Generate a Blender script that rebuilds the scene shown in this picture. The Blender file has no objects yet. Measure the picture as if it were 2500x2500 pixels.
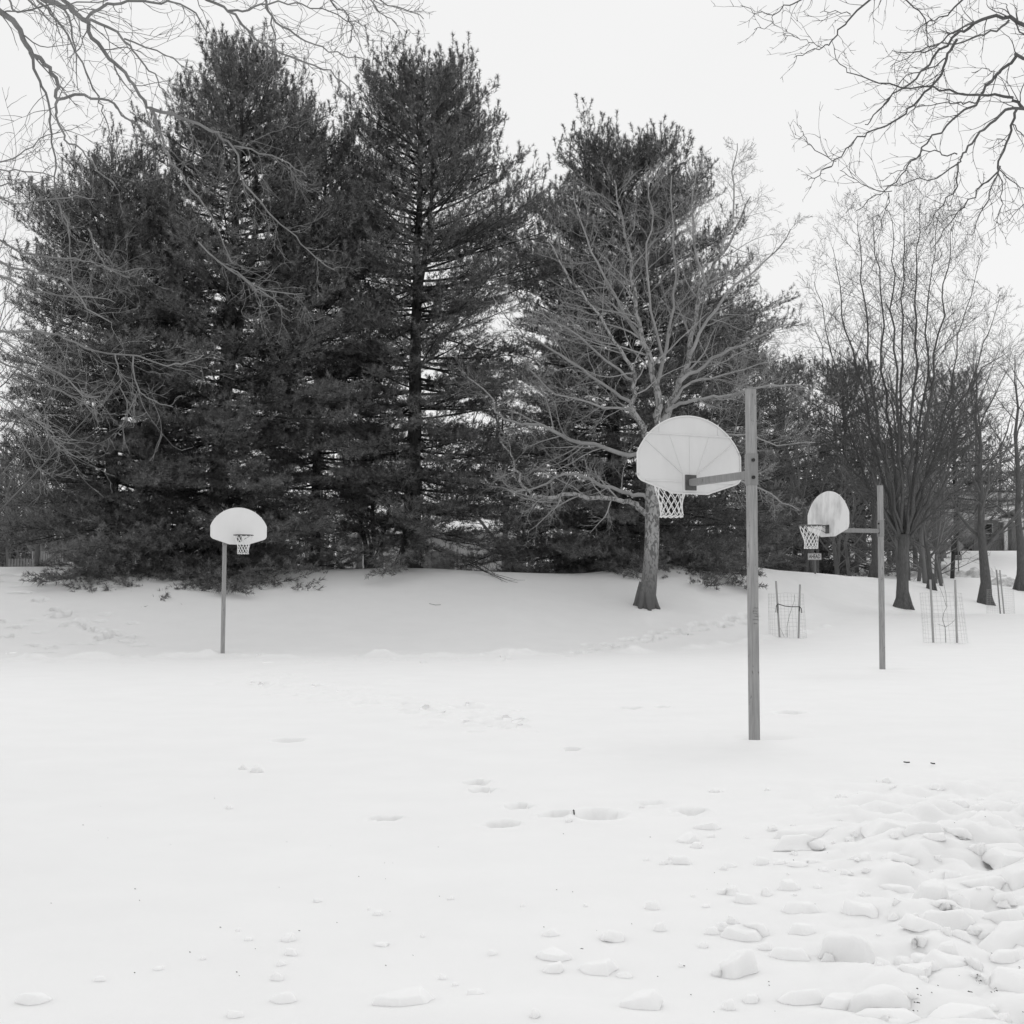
import bpy, bmesh, math, random
import numpy as np
from mathutils import Vector, Matrix

random.seed(7)
RNG = np.random.default_rng(11)
sc = bpy.context.scene
COL = sc.collection

# ------------------------------------------------------------------ camera, sky, sun, exposure
FPX, CAMZ, PITCH = 3290.0, 1.46, math.atan(200 / 3290.0)
cam_data = bpy.data.cameras.new("camera")
cam_data.sensor_width = 36.0
cam_data.lens = FPX / 2500.0 * 36.0
cam_data.clip_start = 0.1
cam_data.clip_end = 3000
cam = bpy.data.objects.new("camera", cam_data)
COL.objects.link(cam)
cam.location = (0, 0, CAMZ)
cam.rotation_euler = (math.pi / 2 + PITCH, 0, 0)
sc.camera = cam

SUN_EL, SUN_AZ = math.radians(50), math.radians(8)
world = bpy.data.worlds.new("World")
sc.world = world
world.use_nodes = True
wn = world.node_tree
wn.nodes.clear()
w_out = wn.nodes.new("ShaderNodeOutputWorld")
w_bg = wn.nodes.new("ShaderNodeBackground")
w_sky = wn.nodes.new("ShaderNodeTexSky")
w_sky.sky_type = 'NISHITA'
w_sky.sun_disc = False
w_sky.sun_elevation = SUN_EL
w_sky.sun_rotation = SUN_AZ
w_bw = wn.nodes.new("ShaderNodeRGBToBW")
w_mix = wn.nodes.new("ShaderNodeMix")
w_mix.data_type = 'RGBA'
w_mix.inputs[0].default_value = 0.86          # share of the even cloud layer
w_mix.inputs[7].default_value = (9.55, 9.55, 9.55, 1)
w_bg.inputs[1].default_value = 0.1
wn.links.new(w_sky.outputs[0], w_bw.inputs[0])
wn.links.new(w_bw.outputs[0], w_mix.inputs[6])
w_tc = wn.nodes.new("ShaderNodeTexCoord")
w_nz = wn.nodes.new("ShaderNodeTexNoise")
w_nz.inputs["Scale"].default_value = 2.2
w_nz.inputs["Detail"].default_value = 4
w_mr = wn.nodes.new("ShaderNodeMapRange")
w_mr.inputs[1].default_value, w_mr.inputs[2].default_value = .3, .7
w_mr.inputs[3].default_value, w_mr.inputs[4].default_value = .975, 1.02
w_ml = wn.nodes.new("ShaderNodeVectorMath")
w_ml.operation = 'SCALE'
wn.links.new(w_tc.outputs["Generated"], w_nz.inputs["Vector"])
wn.links.new(w_nz.outputs["Fac"], w_mr.inputs[0])
wn.links.new(w_mix.outputs[2], w_ml.inputs[0])
wn.links.new(w_mr.outputs[0], w_ml.inputs["Scale"])
wn.links.new(w_ml.outputs[0], w_bg.inputs[0])
wn.links.new(w_bg.outputs[0], w_out.inputs[0])

sun_data = bpy.data.lights.new("sun", 'SUN')
sun_data.energy = .65
sun_data.angle = math.radians(25)
sun_data.color = (1, 1, 1)
sun = bpy.data.objects.new("sun", sun_data)
COL.objects.link(sun)
# sun direction: azimuth measured from +Y towards +X
sdir = Vector((math.sin(SUN_AZ) * math.cos(SUN_EL), math.cos(SUN_AZ) * math.cos(SUN_EL), math.sin(SUN_EL)))
sun.rotation_euler = sdir.to_track_quat('Z', 'Y').to_euler()
sun.location = (0, 0, 60)

sc.view_settings.view_transform = 'Standard'
sc.view_settings.look = 'None'
sc.view_settings.gamma = 1
sc.view_settings.exposure = 0.0
sc.view_settings.use_curve_mapping = False
sc.render.engine = 'CYCLES'
sc.cycles.max_bounces = 8
sc.cycles.diffuse_bounces = 5
sc.cycles.transparent_max_bounces = 4
sc.cycles.use_denoising = True
sc.cycles.denoiser = 'OPENIMAGEDENOISE'


# ------------------------------------------------------------------ helpers
def rnd(a):
    return random.uniform(-a, a)


def tag(o, label=None, cat=None, group=None, kind=None):
    if label: o["label"] = label
    if cat: o["category"] = cat
    if group: o["group"] = group
    if kind: o["kind"] = kind
    return o


def empty(name, loc, label=None, cat=None, group=None, rz=0.0):
    o = bpy.data.objects.new(name, None)
    COL.objects.link(o)
    o.location = loc
    o.rotation_euler = (0, 0, rz)
    o.empty_display_size = 0.2
    return tag(o, label, cat, group)


def link(name, me, mat=None, parent=None):
    o = bpy.data.objects.new(name, me)
    COL.objects.link(o)
    if mat is not None and not me.materials:
        me.materials.append(mat)
    if parent is not None:
        o.parent = parent
    return o


def np_mesh(name, verts, faces, smooth=True):
    """verts (N,3), faces list of int arrays each (M,k)"""
    me = bpy.data.meshes.new(name)
    verts = np.asarray(verts, np.float32)
    me.vertices.add(len(verts))
    me.vertices.foreach_set("co", verts.ravel())
    loops = np.concatenate([f.ravel() for f in faces]).astype(np.int32)
    tot = np.concatenate([np.full(len(f), f.shape[1], np.int32) for f in faces])
    start = np.concatenate([[0], np.cumsum(tot)[:-1]]).astype(np.int32)
    me.loops.add(len(loops))
    me.loops.foreach_set("vertex_index", loops)
    me.polygons.add(len(tot))
    me.polygons.foreach_set("loop_start", start)
    me.polygons.foreach_set("loop_total", tot)
    if smooth:
        me.polygons.foreach_set("use_smooth", np.ones(len(tot), bool))
    me.update(calc_edges=True)
    return me


class Tubes:
    """collects poly-lines with radii; builds them all as one mesh of tapered tubes"""
    def __init__(self, off=(0, 0, 0)):
        self.g = {}
        self.off = np.array(off, float)

    def add(self, pts, rad, sides=None):
        r0 = max(rad)
        if sides is None:
            sides = 9 if r0 > .08 else (6 if r0 > .02 else (4 if r0 > .008 else 3))
        self.g.setdefault((len(pts), sides), []).append((pts, rad))

    def mesh(self, name):
        V, F, base = [], [], 0
        for (n, s), items in self.g.items():
            P = np.array([[tuple(p) for p in it[0]] for it in items], float) - self.off
            R = np.array([it[1] for it in items], float)
            T = np.gradient(P, axis=1)
            T /= np.linalg.norm(T, axis=2, keepdims=True) + 1e-9
            mean = T.mean(axis=1)
            ref = np.where(np.abs(mean[:, 2:3]) > .75, np.array([[1., .15, 0]]), np.array([[.1, .1, 1.]]))[:, None, :]
            N1 = np.cross(T, np.broadcast_to(ref, T.shape))
            N1 /= np.linalg.norm(N1, axis=2, keepdims=True) + 1e-9
            N2 = np.cross(T, N1)
            a = np.arange(s) / s * 2 * np.pi
            ring = (P[:, :, None, :] + R[:, :, None, None] *
                    (np.cos(a)[None, None, :, None] * N1[:, :, None, :] + np.sin(a)[None, None, :, None] * N2[:, :, None, :]))
            M = len(items)
            V.append(ring.reshape(-1, 3))
            m, i, k = np.meshgrid(np.arange(M), np.arange(n - 1), np.arange(s), indexing='ij')
            k2 = (k + 1) % s
            b = base + m * n * s
            q = np.stack([b + i * s + k, b + i * s + k2, b + (i + 1) * s + k2, b + (i + 1) * s + k], -1).reshape(-1, 4)
            F.append(q)
            if s > 3:
                cap = base + np.arange(M)[:, None] * n * s + (n - 1) * s + np.arange(s)[None, :]
                F.append(cap)
                cap0 = base + np.arange(M)[:, None] * n * s + np.arange(s)[None, ::-1]
                F.append(cap0)
            base += M * n * s
        return np_mesh(name, np.concatenate(V), F)


def bm_obj(name, bm, mat, parent=None, smooth=False):
    me = bpy.data.meshes.new(name)
    bm.normal_update()
    bm.to_mesh(me)
    bm.free()
    if smooth:
        me.polygons.foreach_set("use_smooth", np.ones(len(me.polygons), bool))
    return link(name, me, mat, parent)


def bm_box(bm, c, s, rot=None, bevel=0.0):
    r = bmesh.ops.create_cube(bm, size=1.0)
    M = Matrix.Translation(Vector(c)) @ (rot.to_4x4() if rot is not None else Matrix.Identity(4)) @ Matrix.Diagonal((s[0], s[1], s[2], 1))
    bmesh.ops.transform(bm, matrix=M, verts=r['verts'])
    if bevel > 0:
        es = list({e for v in r['verts'] for e in v.link_edges})
        bmesh.ops.bevel(bm, geom=es, offset=bevel, segments=2, affect='EDGES', profile=.5)
    return bm


def box_obj(name, c, s, mat, parent=None, rot=None, bevel=0.0):
    return bm_obj(name, bm_box(bmesh.new(), c, s, rot, bevel), mat, parent)


def beam(name, p, q, w, h, mat, parent=None, bevel=.004):
    """square bar from p to q"""
    p, q = Vector(p), Vector(q)
    d = q - p
    y = d.normalized()
    up = Vector((0, 0, 1)) if abs(y.z) < .9 else Vector((0, -1, 0))
    x = y.cross(up).normalized()
    z = x.cross(y)
    R = Matrix((x, y, z)).transposed()
    return box_obj(name, (p + q) / 2, (w, d.length, h), mat, parent, R, bevel)


def prism(name, outline, depth, mat, parent=None, bevel=0.0):
    """outline in local XZ, thickness along local Y (centred)"""
    bm = bmesh.new()
    vs = [bm.verts.new((x, -depth / 2, z)) for x, z in outline]
    f = bm.faces.new(vs)
    r = bmesh.ops.extrude_face_region(bm, geom=[f])
    bmesh.ops.translate(bm, vec=(0, depth, 0), verts=[e for e in r['geom'] if isinstance(e, bmesh.types.BMVert)])
    bmesh.ops.recalc_face_normals(bm, faces=bm.faces)
    if bevel:
        es = [e for e in bm.edges if len(e.link_faces) == 2 and any(len(ff.verts) > 6 for ff in e.link_faces)]
        bmesh.ops.bevel(bm, geom=es, offset=bevel, segments=2, affect='EDGES', profile=.5)
    return bm_obj(name, bm, mat, parent)


# value noise (numpy)
_perm = np.random.default_rng(3).random(65536).astype(np.float32)


def vnoise(x, y, seed=0):
    xi, yi = np.floor(x).astype(np.int64), np.floor(y).astype(np.int64)
    fx, fy = x - xi, y - yi
    fx, fy = fx * fx * fx * (fx * (fx * 6 - 15) + 10), fy * fy * fy * (fy * (fy * 6 - 15) + 10)

    def h(a, b):
        return _perm[((a * 73856093) ^ (b * 19349663) ^ (seed * 83492791)) & 65535]
    return (h(xi, yi) * (1 - fx) + h(xi + 1, yi) * fx) * (1 - fy) + (h(xi, yi + 1) * (1 - fx) + h(xi + 1, yi + 1) * fx) * fy - .5


def fbm(x, y, oct=4, seed=0):
    s, a = 0, 1.0
    for o in range(oct):
        s = s + a * vnoise(x * 2 ** o, y * 2 ** o, seed + o)
        a *= .5
    return s


def sstep(t):
    t = np.clip(t, 0, 1)
    return t * t * (3 - 2 * t)


# ------------------------------------------------------------------ materials (black-and-white place: greys only)
def new_mat(name):
    m = bpy.data.materials.new(name)
    m.use_nodes = True
    nt = m.node_tree
    b = nt.nodes["Principled BSDF"]
    return m, nt, b


def ramp(nt, src, stops):
    r = nt.nodes.new("ShaderNodeValToRGB")
    el = r.color_ramp.elements
    while len(el) < len(stops):
        el.new(.5)
    for e, (p, v) in zip(el, stops):
        e.position = p
        e.color = (v, v, v, 1)
    nt.links.new(src, r.inputs[0])
    return r.outputs[0]


def noise(nt, scale, detail=4, rough=.55, vec_scale=None, coord='Object'):
    tc = nt.nodes.new("ShaderNodeTexCoord")
    n = nt.nodes.new("ShaderNodeTexNoise")
    n.inputs["Scale"].default_value = scale
    n.inputs["Detail"].default_value = detail
    n.inputs["Roughness"].default_value = rough
    if vec_scale:
        mp = nt.nodes.new("ShaderNodeMapping")
        mp.inputs["Scale"].default_value = vec_scale
        nt.links.new(tc.outputs[coord], mp.inputs[0])
        nt.links.new(mp.outputs[0], n.inputs["Vector"])
    else:
        nt.links.new(tc.outputs[coord], n.inputs["Vector"])
    return n.outputs["Fac"]


def bump(nt, b, src, strength=.3, dist=.01):
    bp = nt.nodes.new("ShaderNodeBump")
    bp.inputs["Strength"].default_value = strength
    bp.inputs["Distance"].default_value = dist
    nt.links.new(src, bp.inputs["Height"])
    nt.links.new(bp.outputs[0], b.inputs["Normal"])


def simple(name, lo, hi, scale=6, rough=.8, vec=None, bumps=None, spec=.3, metal=0, detail=4, stops=None):
    m, nt, b = new_mat(name)
    n = noise(nt, scale, detail, .6, vec)
    nt.links.new(ramp(nt, n, stops or [(.3, lo), (.7, hi)]), b.inputs["Base Color"])
    b.inputs["Roughness"].default_value = rough
    b.inputs["Specular IOR Level"].default_value = spec
    b.inputs["Metallic"].default_value = metal
    if bumps:
        bump(nt, b, n, *bumps)
    return m


def mix_mul(nt, a, bsock):
    mx = nt.nodes.new("ShaderNodeMix")
    mx.data_type = 'RGBA'
    mx.blend_type = 'MULTIPLY'
    mx.inputs[0].default_value = 1
    nt.links.new(a, mx.inputs[6])
    nt.links.new(bsock, mx.inputs[7])
    return mx.outputs[2]


def make_snow(name):
    m, nt, b = new_mat(name)
    n = noise(nt, 1.3, 6, .6)
    nt.links.new(ramp(nt, n, [(.3, .80), (.7, .83)]), b.inputs["Base Color"])
    b.inputs["Roughness"].default_value = .75
    b.inputs["Specular IOR Level"].default_value = .25
    b.inputs["Subsurface Weight"].default_value = .8
    b.inputs["Subsurface Radius"].default_value = (1, 1, 1)
    b.inputs["Subsurface Scale"].default_value = .08
    f1 = noise(nt, 45, 5, .65)
    bump(nt, b, f1, .25, .006)
    return m


M = {}
M['snow'] = make_snow("snow")
M['dirty_snow'] = simple("dirty_snow", .35, .85, 3.5, .85, bumps=(.5, .05), detail=8)
M['needles'] = simple("pine_needles", .10, .20, 4.2, .62, spec=.35, detail=5, stops=[(.36, .075), (.5, .14), (.66, .25)])
M['needles_far'] = simple("far_needles", .13, .21, .8, .7, detail=5)
M['pine_bark'] = simple("pine_bark", .035, .085, 4, .95, vec=(6, 6, 1.3), bumps=(.8, .05), spec=.1)
M['bark'] = simple("grey_bark", .085, .16, 5, .95, vec=(6, 6, 1.0), bumps=(.8, .04), spec=.1)
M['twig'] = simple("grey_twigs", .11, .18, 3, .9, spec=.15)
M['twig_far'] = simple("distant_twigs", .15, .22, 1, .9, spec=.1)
M['over_bark'] = simple("smooth_grey_bark", .16, .28, 5, .85, spec=.2, bumps=(.3, .01))
M['over_bark_dark'] = simple("dark_smooth_bark", .09, .16, 6, .85, spec=.2, bumps=(.3, .01))
M['debris'] = simple("debris", .03, .10, 8, .95, spec=.1)
M['wood'] = simple("weathered_wood", .20, .34, 5, .9, vec=(4, 4, .6), bumps=(.3, .01), spec=.15)
M['stake'] = simple("stake_wood", .30, .42, 7, .9, vec=(6, 6, .6), spec=.15)
M['wire'] = simple("galvanised_wire", .38, .48, 4, .5, spec=.5)
M['dark'] = simple("dark_paint", .02, .04, 4, .7)
M['mid'] = simple("grey_paint", .15, .22, 4, .7)
M['white_paint'] = simple("white_paint", .62, .74, 3, .6)
M['glass'] = simple("window_glass", .02, .04, 2, .12, spec=.6)
M['net'] = simple("net_cord", .78, .88, 30, .9)
M['rim'] = simple("rim_paint", .06, .12, 20, .5, spec=.4)
M['strap'] = simple("black_strap", .02, .035, 10, .6)


def m_sycamore():
    m, nt, b = new_mat("mottled_bark")
    tc = nt.nodes.new("ShaderNodeTexCoord")
    mp = nt.nodes.new("ShaderNodeMapping")
    mp.inputs["Scale"].default_value = (8.5, 8.5, 4.2)
    nt.links.new(tc.outputs["Object"], mp.inputs[0])
    n = nt.nodes.new("ShaderNodeTexNoise")
    n.inputs["Scale"].default_value = 1.25
    n.inputs["Detail"].default_value = 3
    n.inputs["Distortion"].default_value = 1.1
    nt.links.new(mp.outputs[0], n.inputs["Vector"])
    flakes = ramp(nt, n.outputs["Fac"], [(.45, .14), (.48, .29), (.62, .36)])
    sep = nt.nodes.new("ShaderNodeSeparateXYZ")
    nt.links.new(tc.outputs["Object"], sep.inputs[0])
    mr = nt.nodes.new("ShaderNodeMapRange")          # older plated bark stays on around the foot of the trunk
    mr.inputs[1].default_value = .5
    mr.inputs[2].default_value = 2.3
    nt.links.new(sep.outputs[2], mr.inputs[0])
    mx = nt.nodes.new("ShaderNodeMix")
    mx.data_type = 'RGBA'
    mx.inputs[6].default_value = (.12, .12, .12, 1)
    nt.links.new(mr.outputs[0], mx.inputs[0])
    nt.links.new(flakes, mx.inputs[7])
    nt.links.new(mx.outputs[2], b.inputs["Base Color"])
    b.inputs["Roughness"].default_value = .85
    b.inputs["Specular IOR Level"].default_value = .2
    bump(nt, b, n.outputs["Fac"], .4, .02)
    return m


def m_pole(name, lo, hi):
    m, nt, b = new_mat(name)
    s = noise(nt, 5, 5, .65, (9, 9, .55))
    base = ramp(nt, s, [(.25, lo), (.5, (lo + hi) / 2), (.75, hi)])
    sp = ramp(nt, noise(nt, 7, 7, .75, (2.2, 2.2, .9)), [(.0, .35), (.34, .42), (.39, 1.0), (1, 1)])
    nt.links.new(mix_mul(nt, base, sp), b.inputs["Base Color"])
    b.inputs["Roughness"].default_value = .62
    b.inputs["Specular IOR Level"].default_value = .35
    bump(nt, b, s, .15, .003)
    return m


def m_board(name, base_v, stain_lo, sc_=2.2, vec=(1, 1, .45)):
    m, nt, b = new_mat(name)
    n1 = ramp(nt, noise(nt, sc_, 4, .6, vec), [(.36, stain_lo), (.56, base_v)])
    n2 = ramp(nt, noise(nt, 14, 6, .7), [(.22, .72), (.30, 1.0)])
    nt.links.new(mix_mul(nt, n1, n2), b.inputs["Base Color"])
    b.inputs["Roughness"].default_value = .45
    b.inputs["Specular IOR Level"].default_value = .35
    return m


M['sycamore'] = m_sycamore()
M['pole'] = m_pole("weathered_post", .20, .42)
M['sleeve'] = m_pole("galvanised_sleeve", .20, .29)
M['board_clean'] = m_board("white_board", .80, .77)
M['board_worn'] = m_board("worn_white_board", .78, .50, 2.6, (1.2, 1.2, .5))
M['board_back'] = m_board("board_back", .74, .69)


# ------------------------------------------------------------------ terrain
def interp(x, xs, ys):
    return np.interp(x, xs, ys)


def toe(x):
    return interp(x, [-80, -30, -14, -8, 0, 4, 6, 8.5, 11.5, 16, 22, 40, 90], [24, 26, 29.5, 31.5, 33, 35.5, 37.5, 41, 46.5, 51.5, 58, 66, 80])


def hbase(x, y):
    x, y = np.asarray(x, float), np.asarray(y, float)
    rb = sstep((x - 2) / 6)
    z = .65 * sstep((y - 31) / 19) * rb
    t = toe(x)
    Hc = interp(x, [-90, -14, 0, 4, 8, 11, 16, 21, 40], [2.3, 2.3, 2.2, 2.15, 2.0, 1.9, 1.55, 1.5, 1.6])
    W = interp(x, [-40, -14, 0, 6, 12, 20, 40], [16, 15, 13.5, 12.5, 12, 14, 16])
    s = (y - t) / W
    z = z + Hc * sstep(s) * (.86 + .14 * np.clip(s, 0, 1))
    # beyond the crest the left side drops a little, the right side climbs to the yard of the house
    z = z - .7 * sstep((s - 1.12) / .6) * (1 - sstep((x - 7) / 5))
    z = z + 2.5 * sstep((y - 70) / 30) * sstep((x - 8) / 6)
    z = z + .12 * np.exp(-((x + 3.2) / 2.6) ** 2 - ((y - 47.5) / 2.2) ** 2)
    z = z + .03 * fbm(x / 5.0, y / 6.0, 3, 5) * sstep((y - 3) / 12)
    z = z + .22 * fbm(x / 9.0 + 7, y / 9.0, 2, 9) * sstep((y - 34) / 14)
    return z


def ray(px, py):
    u, v = (px - 1250) / FPX, (1250 - py) / FPX
    return u, math.cos(PITCH) - v * math.sin(PITCH), math.sin(PITCH) + v * math.cos(PITCH)


def at(px, py, Y):
    """world point at depth Y that the photograph shows at px, py"""
    a, b, c = ray(px, py)
    return Vector((a / b * Y, Y, CAMZ + c / b * Y))


def ground_at(px, py):
    a, b, c = ray(px, py)
    ys = np.concatenate([np.arange(3, 60, .05), np.arange(60, 160, .25)])
    d = CAMZ + c / b * ys - hbase(a / b * ys, ys)
    k = np.argmax(d < 0)
    y = ys[k] if d[k] < 0 else 150.0
    return float(a / b * y), float(y)


def gz(x, y):
    return float(hbase(x, y))


# footprints and dents: centre, half width, half length, depth (metres)
DENTS = []


def dent_px(px, py, wpx, depth=.06, asp=1.0):
    x, y = ground_at(px, py)
    w = max(.09, wpx / FPX * y / 2)
    DENTS.append((x, y, w, w * asp, depth))


for c in [(155, 745, 90), (160, 815, 90), (310, 890, 80), (310, 960, 80), (465, 1045, 100), (670, 1160, 90), (720, 1240, 150), (810, 1195, 80),
          (940, 1300, 110), (990, 1350, 70), (1050, 1380, 90), (1160, 1410, 120), (1290, 1450, 110), (1240, 1495, 140), (1510, 1540, 120),
          (1650, 1585, 130), (1560, 1490, 90), (100, 1470, 90), (230, 1355, 70), (160, 1365, 60), (10, 1290, 70), (600, 1605, 90), (400, 1570, 60)]:
    dent_px(c[0] * .207, 1250 + c[1] * .207, c[2] * .27, .46, 1.3)
for c in [(730, 1546, 46), (945, 1559, 60), (1050, 1541, 60), (1132, 1541, 95), (1225, 1518, 48), (980, 1524, 44), (1300, 1531, 60), (545, 1398, 60),
          (910, 1492, 30), (900, 1478, 36), (1490, 1346, 55), (1190, 1337, 40), (1080, 1415, 24), (1250, 1335, 25)]:
    dent_px(c[0] * 1.294, c[1] * 1.294, c[2] * 1.294, .13, 1.25)
for i in range(230):        # broad trodden band across the court and along the far edge
    t = random.random()
    px = 600 + t * 640 + random.gauss(0, 45)
    dent_px(px, 1648 + t * 118 + random.gauss(0, 15), random.uniform(16, 34), random.choice((.045, .035, -.02, -.03)), 1.2)
for i in range(40):
    dent_px(1390 + i * 11.5 + random.uniform(-8, 8), 1598 - i * 2.2 + random.uniform(-14, 5), 26, .16, 1.5)
for i in range(60):
    px = random.uniform(0, 1250)
    dent_px(px, 1606 + random.uniform(-8, 14), 22, -.035, 1.2)
for i in range(26):
    dent_px(random.uniform(20, 340), random.uniform(1500, 1610), 22, .10, 1.3)


def axis(parts):
    out = []
    for a, b, s in parts:
        out.append(np.arange(a, b, s))
    return np.concatenate(out + [[parts[-1][1]]])


def build_ground():
    right = axis([(0, 5, .055), (5, 14, .10), (14, 26, .3), (26, 60, 1.2), (60, 800, 40)])
    xs = np.concatenate([-right[::-1][:-1], right])
    ys = axis([(-60, 3, 3.0), (3, 9, .045), (9, 20, .08), (20, 47, .11), (47, 66, .35), (66, 120, 1.5), (120, 1400, 50)])
    X, Y = np.meshgrid(xs, ys)
    Z = hbase(X, Y)
    rub = sstep((X - .15 * Y + .1) / 1.6) * sstep((11.8 - Y) / 3.0)      # broken-up snow at the right front
    heap = np.abs(fbm(X * 1.35, Y * 1.35, 5, 21)) * .17 + .11 * fbm(X * 4.5, Y * 4.5, 4, 31)
    Z += rub * (heap - .02)
    Z += .09 * np.exp(-((X + .05) / .55) ** 2 - ((Y - 4.55) / .35) ** 2)
    Z += .012 * fbm(X * 1.1, Y * 1.1, 4, 41) * sstep((40 - Y) / 30)
    Z += .01 * fbm(X * 4, Y * 4, 3, 51) * sstep((30 - Y) / 20) * sstep((X + 2) / 4)
    dd = Y - (toe(X) - .9 - .5 * vnoise(X / 3.0, X * 0, 61))        # low ploughed lip along the far edge of the court
    Z += np.exp(-(dd / .38) ** 2) * np.clip(.05 + .24 * fbm(X * 1.3, Y * 2.2, 4, 71), 0, .2) * (np.abs(X + 3) < 13)
    for (cx, cy, a, b, dp) in DENTS:
        i0, i1 = np.searchsorted(xs, [cx - 3 * a, cx + 3 * a])
        j0, j1 = np.searchsorted(ys, [cy - 3 * b, cy + 3 * b])
        if i1 - i0 < 2 or j1 - j0 < 2:
            continue
        xx, yy = X[j0:j1, i0:i1] - cx, Y[j0:j1, i0:i1] - cy
        r = np.sqrt((xx / a) ** 2 + (yy / b) ** 2 + .16 * vnoise(xx * 7 + cx, yy * 7 + cy, 2))
        Z[j0:j1, i0:i1] -= dp * np.where(r < 1, 1 - sstep((r - .6) / .4), -.12 * np.exp(-((r - 1.25) / .25) ** 2))
    for (cx, cy, rr) in [(2.52, 14.0, .22), (7.3, 26.7, .26), (-7.1, 33.3, .3), (14.7, 50.6, .8), (4.0, 40, .7)]:      # wells round the posts
        Z -= .12 * np.exp(-(((X - cx - .4 * rr) / rr) ** 2 + ((Y - cy + .2 * rr) / rr) ** 2))
    nx, ny = len(xs), len(ys)
    idx = np.arange(nx * ny).reshape(ny, nx)
    q = np.stack([idx[:-1, :-1], idx[:-1, 1:], idx[1:, 1:], idx[1:, :-1]], -1).reshape(-1, 4)
    me = np_mesh("snow_ground", np.stack([X, Y, Z], -1).reshape(-1, 3), [q])
    o = link("snow_ground", me, M['snow'])
    tag(o, "white snow covering the court, the bank behind it and the yard", kind='structure')
    return xs, ys, Z


GX, GY, GZ = build_ground()


def gzf(x, y):
    """height of the built ground"""
    i = min(max(np.searchsorted(GX, x) - 1, 0), len(GX) - 2)
    j = min(max(np.searchsorted(GY, y) - 1, 0), len(GY) - 2)
    fx, fy = (x - GX[i]) / (GX[i + 1] - GX[i]), (y - GY[j]) / (GY[j + 1] - GY[j])
    return float((GZ[j, i] * (1 - fx) + GZ[j, i + 1] * fx) * (1 - fy) + (GZ[j + 1, i] * (1 - fx) + GZ[j + 1, i + 1] * fx) * fy)


# ------------------------------------------------------------------ basketball hoops
def fan_outline():
    pts = []
    hw, zc, zt = .685, .46, .918
    rise = zt - zc
    R = (hw * hw + rise * rise) / (2 * rise)
    cz = zt - R
    a0 = math.atan2(zc - cz, hw)
    for i in range(29):
        a = a0 + (math.pi - 2 * a0) * i / 28
        pts.append((R * math.cos(a), cz + R * math.sin(a)))
    pts += [(-hw, .22)]
    for i in range(1, 5):
        t = i / 4
        p0, p1, p2 = np.array((-hw, .22)), np.array((-hw, .14)), np.array((-hw + .11, .115))
        pts.append(tuple((1 - t) ** 2 * p0 + 2 * t * (1 - t) * p1 + t * t * p2))
    pts += [(-.29, .022), (-.235, 0.0)]
    right = [(-x, z) for x, z in pts[29:]][::-1]
    return [(x, z * .953) for x, z in pts + right]


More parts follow.
